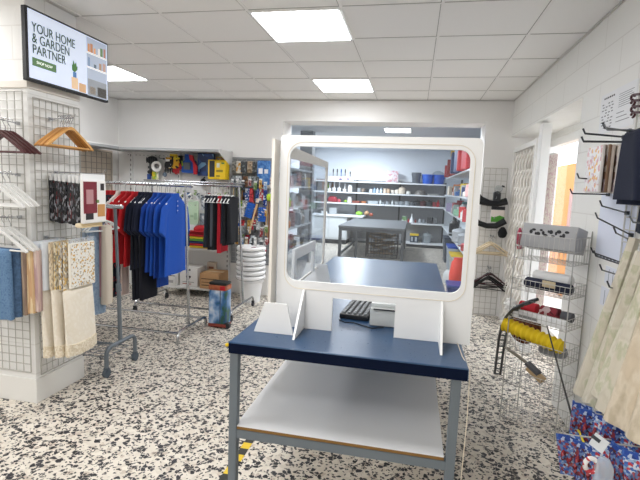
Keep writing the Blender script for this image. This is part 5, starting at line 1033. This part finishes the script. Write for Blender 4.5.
MB().tube([(-.205+.395*k/n, -.02, .12-.05*k/n) for k in range(n+1)], [.05*(.55 if k in (0, n) else .88+.12*math.sin(k*1.6)) for k in range(n+1)], 14).build('sleeve', mat('E8C81A', .75, bump=.3, bscale=60), t, smooth=True, w=False)
MB().tube([(-.205, -.02, .12), (-.235, -.02, .124)], [.016, .014], 8).build('handle', mat('D9D4C8', .5), t, smooth=True, w=False)
t = thing('round_mat', 'brown round woven mat standing behind the yellow duster', 'mat', bp(-.16, .07, .5), BZ)
MB().lathe([(.0, -.008), (.10, -.008), (.11, 0), (.10, .008), (0, .008)], (0, 0, 0), 28).build('mat', pat(['6E3E24', '8A5434', '5A321E'], 60, 'cells', .8), t, w=False, smooth=True); t.children[0].rotation_euler = (PI/2-.25, 0, 0); t.children[0].location = (0, 0, .115)
t = thing('white_mitt', 'white cleaning mitt at the corner of the third wire basket', 'mitt', bp(-.2, -.06, .73), BZ)
m = MB().ball((0, 0, .05), (.04, .03, .045), 12)
for k in range(8): a = k*PI/4; m.ball((.032*math.cos(a), -.012, .05+.036*math.sin(a)), .015, 8)
m.build('pile', mat('E6E4E0', .9, bump=.4, bscale=90), t, w=False, smooth=True)
t = thing('hand_brush', 'grey backed brush with a beige block lying in the second basket from the floor', 'brush', bp(-.02, -.05, .28), BZ)
Rb = Matrix.Rotation(.5, 3, 'Y')
MB().box((.02, 0, .09), (.12, .05, .035), Rb, .006).build('block', mat('B79C74', .6), t, w=False); MB().box((.0, .0, .12), (.1, .055, .02), Rb, .004).build('back', mat('55565A', .5), t, w=False)
MB().cyl((-.05, 0, .145), (-.2, .0, .20), .011, 8).build('handle', mat('8A8478', .5), t, w=False)
one('grey_cloth', MB().loft([[bp(.06+.09*q*math.cos(a), .02+.07*q*math.sin(a), .505+z) for a in [2*PI*k/14 for k in range(14)]] for q, z in ((.9, 0), (1, .02), (.9, .05), (.5, .075), (.1, .08))]), mat('8E9094', .85, bump=.2, bscale=90), 'crumpled grey cloth in the fourth wire basket beside the yellow duster', 'cloth', smooth=True)
# black curved slotted rail standing beside the baskets, and the rod
t = thing('curved_rail', 'black slotted rail with a curved top standing on the floor beside the wire baskets', 'rail', (.8, 3.92, 0))
pr = [(497, 380.5), (499.5, 358), (502, 340), (505, 326), (510, 315), (517, 307.5), (526, 303), (534, 301)]
pa = [PX(x, y, 1, (3.92, 3.7, 3.5, 3.32, 3.16, 3.04, 2.96, 2.93)[i]) for i, (x, y) in enumerate(pr)]; pa[0].z = .008
for s in (-.022, .022): MB().tube([p+Vector((s, 0, s*.6 if i > 3 else 0)) for i, p in enumerate(pa)], .010, 6).build('side_rod', mat('24272A', .5), t, smooth=True)
m = MB()
for a, b in zip(pa, pa[1:]):
    for k in range(3): q = a.lerp(b, k/3); m.cyl(q+Vector((-.022, 0, 0)), q+Vector((.022, 0, 0)), .006, 5)
m.build('rungs', mat('55585A', .5), t)
t = thing('thin_rod', 'thin black rod with a yellow tip leaning between the wire baskets and blue packs', 'rod', (.75, 2.2, .4))
a, b, c, d = PX(547, 326, 1, 2.9), PX(574, 424, 1, 2.12), PX(580, 433, 1, 2.04), PX(589, 456, 1, 1.90)
MB().tube([a, a.lerp(b, .5), b], [.004, .0045, .005], 8).build('shaft', mat('2A2724', .5), t, smooth=True); MB().tube([b, c, d], [.006, .005, .004], 8).build('tip', mat('E0C92E', .5), t, smooth=True)

# ================================================================ WALL DISPLAY ON THE WINDOW SIDE
t = thing('wire_grid', 'wire grid on the wall behind the cream cloths and navy trousers', 'wire grid', (1.055, 2.2, .4))
grid_bars(MB(), (1.058, 1.7, .35), (0, 1, 0), (0, 0, 1), .9, 1.75, 14, 28, .003).build('bars', mat('C6C4BF', .4, .1), t)
hk = [((583.5, 141.5), (626, 142), 'upper peg under the printed notice, carrying the patterned bags', .0055), ((585, 133.5), (624, 137), 'peg just above the patterned bags', .005), ((605, 128), (629, 131), 'topmost short peg under the printed notice', .005),
      ((579, 178), (612, 181), 'empty peg crossing the lower part of the patterned bags', .004), ((572, 193.5), (608, 194.5), 'empty long peg reaching to the door, under the patterned bags', .004), ((602, 206), (627, 213), 'empty peg over the lavender sheet, upper of its pegs', .0035),
      ((597.5, 218), (631, 235), 'empty long peg sloping across the lavender sheet', .0035), ((616, 233), (630, 240), 'short peg near the foot of the lavender sheet', .0035), ((593, 252.5), (631, 266), 'empty long peg just under the lavender sheet', .0035), ((596, 256), (630, 267.5), 'second prong beside the long peg under the lavender sheet', .0035),
      ((602, 270), (628, 278), 'empty peg before the upper price strip', .0035), ((609.5, 287), (622, 292), 'empty peg before the lower price strip', .0035)]
for (tx_, ty_), (bx, by), n_, r_ in hk:
    b_ = PX(bx, by, 0, 1.055); e_ = PX(tx_, ty_, 0, .83); dv = e_-b_; L_ = dv.length
    m = MB().tube([b_, b_.lerp(e_, .5), e_, e_+Vector((-.012, 0, .025))], r_, 6).box(b_, (.012, .03, .02))
    one('display_hook', m, mat('4A4C50', .4, .6), n_, 'hook', 'pegs on the window side wall')
def sheet(name, label, y0, y1, z0, z1, c, prints, x=1.0735):
    t = thing(name, label, 'notice', (x, (y0+y1)/2, z0))
    MB().b2((x-.0015, y0, z0), (x+.001, y1, z1)).build('paper', mat(c, .55), t)
    for nm, cc, rects in prints:
        m = MB()
        for u0, v0, u1, v1 in rects: m.b2((x-.0025, y1-(y1-y0)*u1, z0+(z1-z0)*v0), (x-.001, y1-(y1-y0)*u0, z0+(z1-z0)*v1))
        m.build(nm, mat(cc, .6), t)
L1 = [(.06+.02*(k % 2)+.09*j, .12+.075*k, .06+.02*(k % 2)+.09*j+.05, .145+.075*k) for k in range(9) for j in range(4) if (k*3+j) % 5]
L2 = [(.52, .18+.1*k, .88-.08*(k % 3), .195+.1*k) for k in range(3)]+[(.55, .52+.05*k, .93-.05*(k % 2), .53+.05*k) for k in range(7)]
sheet('notice', 'white two page printed notice on the wall above the pegs', 2.665, 3.13, 1.885, 2.115, 'E9EAEC', [('heading', '2A2A2E', [(.1+.055*k, .86, .135+.055*k, .9) for k in range(6)]), ('print_lines', '77787C', L1+L2)])
sheet('plastic_sheet', 'pale lavender plastic sheet fixed on the wall behind the empty pegs', 2.5, 2.97, 1.16, 1.53, 'DCE1F0', [('dotted_edge', '6A6E7A', [(.05+.1*k, .02, .11+.1*k, .035) for k in range(9)])])
sheet('price_strip', 'white price strip on the wall below the lavender sheet, upper of two', 2.53, 2.80, 1.035, 1.13, 'E2E5EE', [('ruling', '9A9EAA', [(.18+.2*k, .1, .2+.2*k, .85) for k in range(4)])])
sheet('price_strip', 'white price strip on the wall below the lavender sheet, lower of two', 2.54, 2.83, .905, 1.01, 'E2E5EE', [('ruling', '9A9EAA', [(.18+.2*k, .1, .2+.2*k, .85) for k in range(4)])])
# patterned bags
bag_m = [pat(['E6E2E4', 'EDE9E6', 'E8B45A', 'EAE6E4', 'E9E4E4', 'D8A0A0', 'EFECEA', 'D8C0C8'], 60, 'cells', .4, (1, 1, 1), 5), pat(['D9CFC6', '8A6A54', 'E6DED8', 'B8627A', 'C9BDB0'], 34, 'cells', .4), pat(['C9BBAE', '7E5E48', 'E0D6CE', 'A8949A'], 34, 'cells', .4, (1, 1, 1), 3)]
edgeb = [mat('E4DDD8', .5), mat('8A6E58', .5), mat('D0C2B6', .5)]
for i in range(7):
    pack('patterned bag on the upper peg by the notice, %s of seven from the aisle' % posn[i], (.89+.022*i, 2.595-.004*i, 1.785), PI+.05*math.sin(i*2), (.014, .2, .235), bag_m[0] if i == 0 else bag_m[1+i % 2], edgeb[i % 3], 'patterned bags on the upper peg', 'patterned_bag', 'bag', None, headh=.02)
t = thing('wall_ornament', 'dark maroon curly metal ornament high on the wall by the printed notice', 'ornament', (1.05, 2.6, 2.0))
m = MB()
for k in range(4):
    c_ = PX(638, 96+6*k, 0, 1.05); m.tube([c_+Vector((-.01, .03+.02*math.cos(a)*(1 if k % 2 else -1), .012*math.sin(a))) for a in [PI*1.5*j/10 for j in range(11)]], .006, 6)
    m.tube([c_+Vector((-.01, .03, .012)), c_+Vector((-.01, -.05, .0))], .006, 6)
m.build('scrolls', mat('4A1E26', .4, .3), t, smooth=True)
# navy trousers
hook((1.055, 2.25, 1.80), (-1, 0, 0), .25, .0, .004, steel, 'steel peg carrying the navy trousers on the window side wall')
nvs = [mat('10182F', .9, bump=.25, bscale=250), mat('151E38', .9, bump=.25, bscale=250), mat('0D1428', .9, bump=.25, bscale=250)]
for i, (x, y, ln, w) in enumerate(((.90, 2.215, .28, .115), (.93, 2.2, .30, .125), (.955, 2.2, .30, .12), (.98, 2.19, .42, .08), (1.01, 2.16, .33, .13))):
    drape('navy folded trousers on the window side wall, %s from the aisle' % posn[i], (x, y, 1.99), .12*math.sin(i*2)-.1, nvs[i % 3], 'navy trousers on the window side wall', 'trousers', 'trousers', ln, w, .022, 160+i, fold=.006, taper=1.3)
# leaning cream curtains
cc = pat(['CFC7B6', 'C8C0AE', 'D3CCBC', 'B9B89C', 'CEC5B3'], 16, 'soft', .9, (1, 1, .5)); cc2 = pat(['D4C4AC', 'CCBCA4', 'D8CBB6', 'C0B29A'], 14, 'soft', .9, (1, 1, .5), 4)
rl = [((634, 238), (581, 394), 2.2, .034), ((642, 252), (592, 404), 2.1, .040), ((646, 285), (601, 398), 2.02, .034), ((654, 262), (607, 412), 1.95, .036), ((662, 292), (622, 424), 1.88, .055), ((684, 300), (646, 440), 1.78, .06)]
for i, (tp_, bt_, Y_, r_) in enumerate(rl):
    a, b = PX(*tp_, 1, Y_), PX(*bt_, 1, Y_); a.x = min(a.x, 1.0); b.x = min(b.x, .97); ax = (b-a).normalized(); s_ = ax.cross(Vector((0, 1, 0))).normalized(); f_ = ax.cross(s_); N_ = 24
    t = thing('curtain', 'cream floral curtain hanging aslant by the wall, %s from the door' % posn[i], 'curtain', tuple(a), 0, 'cream curtains by the wall')
    rings = []
    for k in range(13):
        q = k/12; p = a.lerp(b, q); rr_ = r_*(.55+.5*q)
        rings.append([p+s_*(rr_*(1+.16*math.sin(3*an+i)+.09*math.sin(5*an+q*2+i))*math.cos(an))+f_*(rr_*1.3*(1+.12*math.sin(4*an+i*2))*math.sin(an)) for an in [2*PI*j/N_ for j in range(N_)]])
    MB().loft(rings).build('cloth', cc if i < 4 else cc2, t, smooth=True)
    MB().loft([[p+(p-sum(rg, Vector())/N_)*.02 for p in rg] for rg in (rings[0], rings[1])]).build('header_tape', mat('CFC8B8', .9), t, smooth=True)
for i, (y, z, n_) in enumerate(((2.12, 1.4, 'far'), (1.93, 1.3, 'near'))):
    hook((1.055, y, z), (-1, 0, 0), .16, .05, .004, steel, 'steel peg at the %s end of the cream curtains' % n_)
# blue blister packs low on the wall
blu = pat(['2B55A8', '2B55A8', '3E66B4', '1E3F86', '2B55A8', 'B8C6DE', '2448A0'], 75, 'cells', .4); face1 = pat(['3F6AB0', '5F82B8', '8E3A44', '98444C', '7A96BE', '2E4E98', '6E2A34', 'B0BCCE'], 110, 'cells', .3); face2 = pat(['34488A', '5E2630', '8A2E38', '2A3F86', '44222A', '6A86B4', 'A8B4C6'], 110, 'cells', .3, (1, 1, 1), 2); face3 = pat(['4A78BE', '9AB4D8', 'C23A44', '3B62AE', 'D8DCE6', '8A98B0'], 110, 'cells', .3, (1, 1, 1), 4)
redb = pat(['8E2A32', 'B0525A', '6A1C24', '5A6A94'], 70, 'cells', .25)
bl = [(583, 404, 2.06, 0), (594, 411, 2.0, 1), (604, 416, 1.96, 2), (614, 420, 1.92, 0), (624, 426, 1.88, 1), (635, 432, 1.84, 2), (646, 440, 1.8, 0),
      (572, 436, 1.9, 0), (587, 444, 1.86, 1), (607, 444, 1.80, 2), (619, 446, 1.77, 1), (630, 450, 1.74, 0), (641, 454, 1.71, 2)]
bn = ['first of the rear row', 'second of the rear row', 'third of the rear row', 'fourth of the rear row', 'fifth of the rear row', 'sixth of the rear row', 'last of the rear row', 'first of the front row', 'second of the front row', 'third of the front row', 'fourth of the front row', 'fifth of the front row', 'last of the front row']
for i, (x, y, Y_, k) in enumerate(bl):
    p = PX(x, y, 1, Y_); p.x = min(p.x, 1.0)
    t = thing('blister_pack', 'blue and red blister pack low on the wall, %s' % bn[i], 'pack', tuple(p), -PI/2-.75+.25*math.sin(i*2.3)+(.4 if i == 7 else 0), 'blue blister packs under the curtains')
    h = .165; w_ = .085
    MB().box((0, 0, -h/2), (.004, w_, h), Matrix.Rotation(.18*math.sin(i*1.7)+(.3 if i == 7 else 0), 3, 'X')).build('card', blu, t, w=False)
    MB().box((.003, 0, -h*.56), (.003, w_*.94, h*.82), Matrix.Rotation(.18*math.sin(i*1.7)+(.3 if i == 7 else 0), 3, 'X')).build('print', (face1, face2, face3)[k], t, w=False)
    m = MB()
    for j in range(3): m.ball((.012, -.023+.023*j, -h*.6+.02*math.sin(j*2+i)), (.006, .009, .024), 8)
    m.build('red_goods', redb, t, smooth=True, w=False)
t = thing('card_pack', 'white printed card with a clear pale blue bag among the blue packs', 'pack', tuple(PX(600, 434, 1, 1.74)), -PI/2-.7)
MB().box((0, 0, -.035), (.004, .05, .055), Matrix.Rotation(-.35, 3, 'X')).build('card', mat('E2E6EA', .4), t, w=False); MB().box((.003, -.01, -.022), (.002, .03, .014), Matrix.Rotation(-.35, 3, 'X')).build('print', mat('3A4048', .5), t, w=False)
MB().loft([[(.015*q*math.sin(a_), .032*q*math.cos(a_)+.025, -.08-z) for a_ in [2*PI*k/14 for k in range(14)]] for q, z in ((.5, 0), (1, .03), (1.05, .1), (.7, .15))]).build('bag', clear((.8, .88, .95), .1, haze=.35), t, smooth=True, w=False)
t = thing('ring_toy', 'red and white striped ring among the blue packs beside the yellow tip', 'toy', tuple(PX(589, 462, 1, 1.76)), 0)
MB().tube([(.02*math.cos(a_), -.02, .026*math.sin(a_)) for a_ in [2*PI*k/20 for k in range(20)]], .009, 8, True).build('ring', pat(['E8E2E0', 'C83A44', 'F0EEEC', 'B82A34'], 60, 'cells', .3), t, smooth=True, w=False)
for i, (bx, by, Y_) in enumerate(((583, 404, 2.06), (604, 416, 1.96), (635, 432, 1.84), (572, 436, 1.9), (607, 444, 1.80))):
    p = PX(bx, by, 1, Y_)
    one('display_hook', MB().tube([Vector((1.055, p.y, p.z+.01)), p+Vector((0, 0, .004)), p+Vector((-.03, 0, .006)), p+Vector((-.04, 0, .025))], .0028, 6), mat('D6D6D4', .4, .5), 'white peg carrying blue blister packs, %s from the thin rod' % posn[i], 'hook', 'white pegs for the blue packs')
